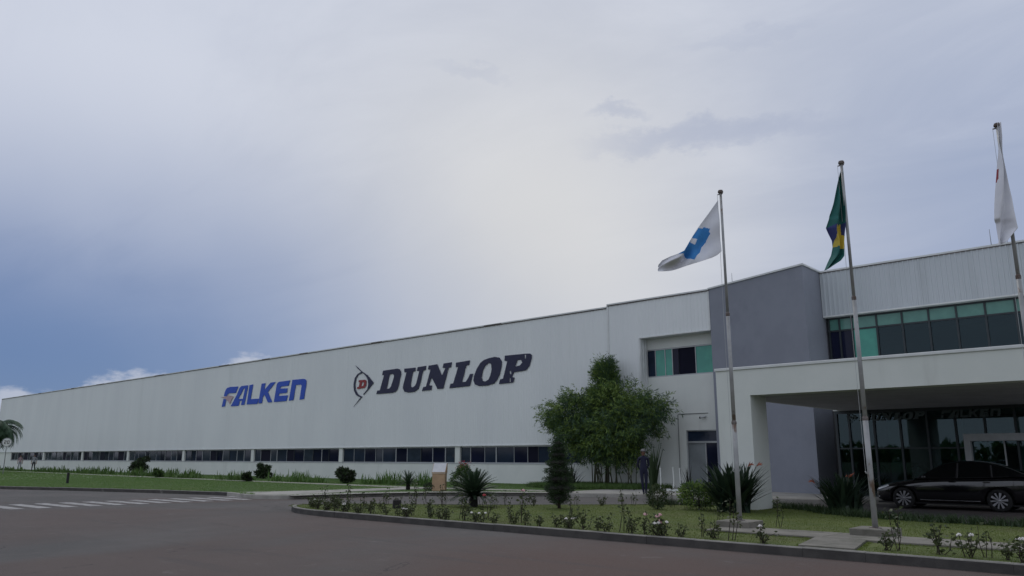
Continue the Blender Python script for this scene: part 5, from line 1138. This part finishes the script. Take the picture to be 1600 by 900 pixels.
# ------------------------------------------------------------------ people
def person(loc, rz, h, label, J, top, bottom, shoe, sleeve, hairm='hair', hat=None):
    """J: joint positions for a 1.75 m figure facing -y; one continuous skinned body"""
    t = empty('person', loc, label, 'person', None, rz=rz); s = h / 1.75; t.scale = (s, s, s)
    V = []; E = []; R = []
    def add(p, r, par=None):
        V.append(p); R.append(r); 
        if par is not None: E.append((par, len(V) - 1))
        return len(V) - 1
    pel = add((0, 0, .95), .145); sp = add((0, .0, 1.12), .142, pel); ch = add((0, .01, 1.32), .145, sp); up_ = add((0, .01, 1.43), .10, ch); nk = add((0, .0, 1.51), .052, up_)
    jaw = add((0, -.02, 1.575), .066, nk); hm = add((0, -.012, 1.645), .088, jaw); ht = add((0, -.0, 1.715), .070, hm); nose = add((0, -.118, 1.625), .012, hm)
    for sd in (-1, 1):
        k = J['L' if sd < 0 else 'R']
        hip = add((sd * .085, 0, .88), .095, pel); kn = add(k['knee'], .062, hip); cf = add(tuple(lerp(a, b, .3) for a, b in zip(k['knee'], k['ankle'])), .058, kn); an = add(k['ankle'], .042, cf); a = k['ankle']; he = add((a[0], a[1] - .05, .04), .038, an); add((a[0] + sd * .02, a[1] - .17, .032), .032, he)
        shd = add((sd * .175, .01, 1.415), .062, up_); el_ = add(k['elbow'], .046, shd); wr = add(k['wrist'], .03, el_); d = Vector(k['hand']) - Vector(k['wrist']); d.normalize()
        w = Vector(k['wrist']); pm = add(tuple(w + d * .05), .034, wr); kn2 = add(tuple(w + d * .085), .034, pm); sidev = d.cross(Vector((0, -1, 0))).normalized()
        for q, ln in ((-1.5, .075), (-.5, .09), (.5, .095), (1.5, .085)):
            f1_ = add(tuple(w + d * .105 + sidev * q * .018), .009, kn2); add(tuple(w + d * (.105 + ln * .9) + sidev * q * .019 + Vector((0, -.015, 0))), .008, f1_)
        th = add(tuple(w + d * .06 + sidev * -.035 + Vector((0, -.02, 0))), .011, pm); add(tuple(w + d * .11 + sidev * -.048 + Vector((0, -.035, 0))), .009, th)
    me = bpy.data.meshes.new('body'); me.from_pydata(V, E, []); o = bpy.data.objects.new('body', me); COL.objects.link(o)
    sk = o.modifiers.new('skin', 'SKIN'); sk.use_smooth_shade = True
    for i, d in enumerate(me.skin_vertices[0].data): d.radius = (R[i], R[i] * (.75 if i in (0, 1, 2, 3) else 1)); d.use_root = (i == 0)
    ss = o.modifiers.new('sub', 'SUBSURF'); ss.levels = 2; ss.render_levels = 2
    bm2 = bpy.data.meshes.new_from_object(o.evaluated_get(bpy.context.evaluated_depsgraph_get())); o.modifiers.clear(); o.data = bm2; o.parent = t
    bm2.materials.clear()
    for m in (top, bottom, 'skin', shoe): bm2.materials.append(M[m])
    for p in bm2.polygons:
        c = p.center; arm = abs(c.x) > .165 and c.z < 1.40 and c.z > .55 and (abs(c.x) > .2 or c.y > .13 or c.y < -.13)
        if c.z < .085: k = 3
        elif c.z > 1.50 + (.02 if abs(c.y) < .06 else 0): k = 2
        elif arm and c.z < sleeve: k = 2
        elif c.z < .97 and not arm: k = 1
        else: k = 0
        p.material_index = k; p.use_smooth = True
    hb = MB(); hb.sphere((0, .015, 1.672), 1, 14, 9, (.094, .105, .088)); hb.f = [f_ for f_ in hb.f if sum(hb.v[i][2] for i in f_) / 4 > 1.625 + (.06 if sum(hb.v[i][1] for i in f_) / 4 < -.045 else 0)]; hb.mi = [0] * len(hb.f)
    obj('hair', hb.mesh('hair', hairm, smooth=True), t)
    eb = MB()
    for sd in (-1, 1): eb.sphere((sd * .032, -.088, 1.655), .011, 6, 5)
    eb.box(-.022, .022, -.094, -.088, 1.583, 1.589); obj('eyes_and_mouth', eb.mesh('eyes_and_mouth', 'black_shoe'), t)
    er = MB()
    for sd in (-1, 1): er.sphere((sd * .09, .0, 1.64), .025, 6, 5, (.4, .8, 1.2))
    obj('ears', er.mesh('ears', 'skin', smooth=True), t)
    if hat:
        hh = MB(); hh.sphere((0, .01, 1.70), 1, 14, 8, (.104, .116, .085)); hh.f = [f_ for f_ in hh.f if sum(hh.v[i][2] for i in f_) / 4 > 1.695]; hh.mi = [0] * len(hh.f)
        hh.add([(-.085, -.075, 1.70), (.085, -.075, 1.70), (.06, -.18, 1.685), (-.06, -.18, 1.685), (-.085, -.075, 1.708), (.085, -.075, 1.708), (.06, -.18, 1.693), (-.06, -.18, 1.693)], [(3, 2, 1, 0), (4, 5, 6, 7), (0, 1, 5, 4), (1, 2, 6, 5), (2, 3, 7, 6), (3, 0, 4, 7)])
        obj('cap', hh.mesh('cap', hat, smooth=False), t)
    return t
stand = lambda: {'L': dict(knee=(-.10, -.01, .50), ankle=(-.10, .02, .085), elbow=(-.25, .05, 1.14), wrist=(-.24, -.02, .90), hand=(-.24, -.05, .80)), 'R': dict(knee=(.10, -.01, .50), ankle=(.11, .02, .085), elbow=(.25, .05, 1.14), wrist=(.24, -.02, .90), hand=(.24, -.05, .80))}
G = stand(); G['L'].update(knee=(-.07, -.02, .50), ankle=(-.03, .0, .085), elbow=(-.222, .09, 1.15), wrist=(-.13, .17, .96), hand=(-.05, .18, .93)); G['R'].update(knee=(.085, -.03, .50), ankle=(.06, -.01, .085), elbow=(.222, .09, 1.15), wrist=(.13, .17, .98), hand=(.05, .19, .95))
person((-17.75, 27.75, KH + .006), math.radians(40), 1.76, 'guard in navy uniform and pale cap standing at the kerb, hands behind back', G, 'navy_cloth', 'navy_cloth', 'black_shoe', 0, 'hair', 'cap_cloth')
Wk = stand(); Wk['L'].update(knee=(-.10, -.14, .50), ankle=(-.10, -.18, .09)); Wk['R'].update(knee=(.10, -.02, .50), ankle=(.10, .22, .12))
person((-107.5, 32.2, KH), math.radians(70), 1.72, 'distant walker in a pale pinkish top, left one of the two', Wk, 'pink_cloth', 'grey_cloth', 'black_shoe', 1.15)
person((-98.6, 30.9, KH), math.radians(60), 1.76, 'distant walker in dark trousers and grey top, right one of the two', Wk, 'grey_cloth', 'dark_cloth', 'black_shoe', 1.1)

# ------------------------------------------------------------------ far wood behind the viewer: the windows mirror it
Vt = []; Ft = []; r2 = np.random.default_rng(5)
for i in range(330):
    cx = -1500 + i * 6.6 + r2.normal(0, 2); cy = -250 + r2.normal(0, 9); hh = r2.uniform(3.2, 6.2); rr = r2.uniform(4, 7); n_ = 130
    d = unit(r2.normal(size=(n_, 3))); P = np.stack([cx + d[:, 0] * rr, cy + d[:, 1] * rr, np.maximum(hh * .45 + d[:, 2] * hh * .5, .1)], 1) * 1.0
    V, F = leaves(P, d + r2.normal(0, .6, (n_, 3)), r2.uniform(2.0, 3.6, n_), r2.uniform(1.8, 3.0, n_), r2.normal(size=(n_, 3))); Ft.append(F + sum(len(v) for v in Vt)); Vt.append(V)
tag(obj('far_wood', np_mesh('far_wood', np.concatenate(Vt), np.concatenate(Ft), 'leaf_mid')), kind='stuff')
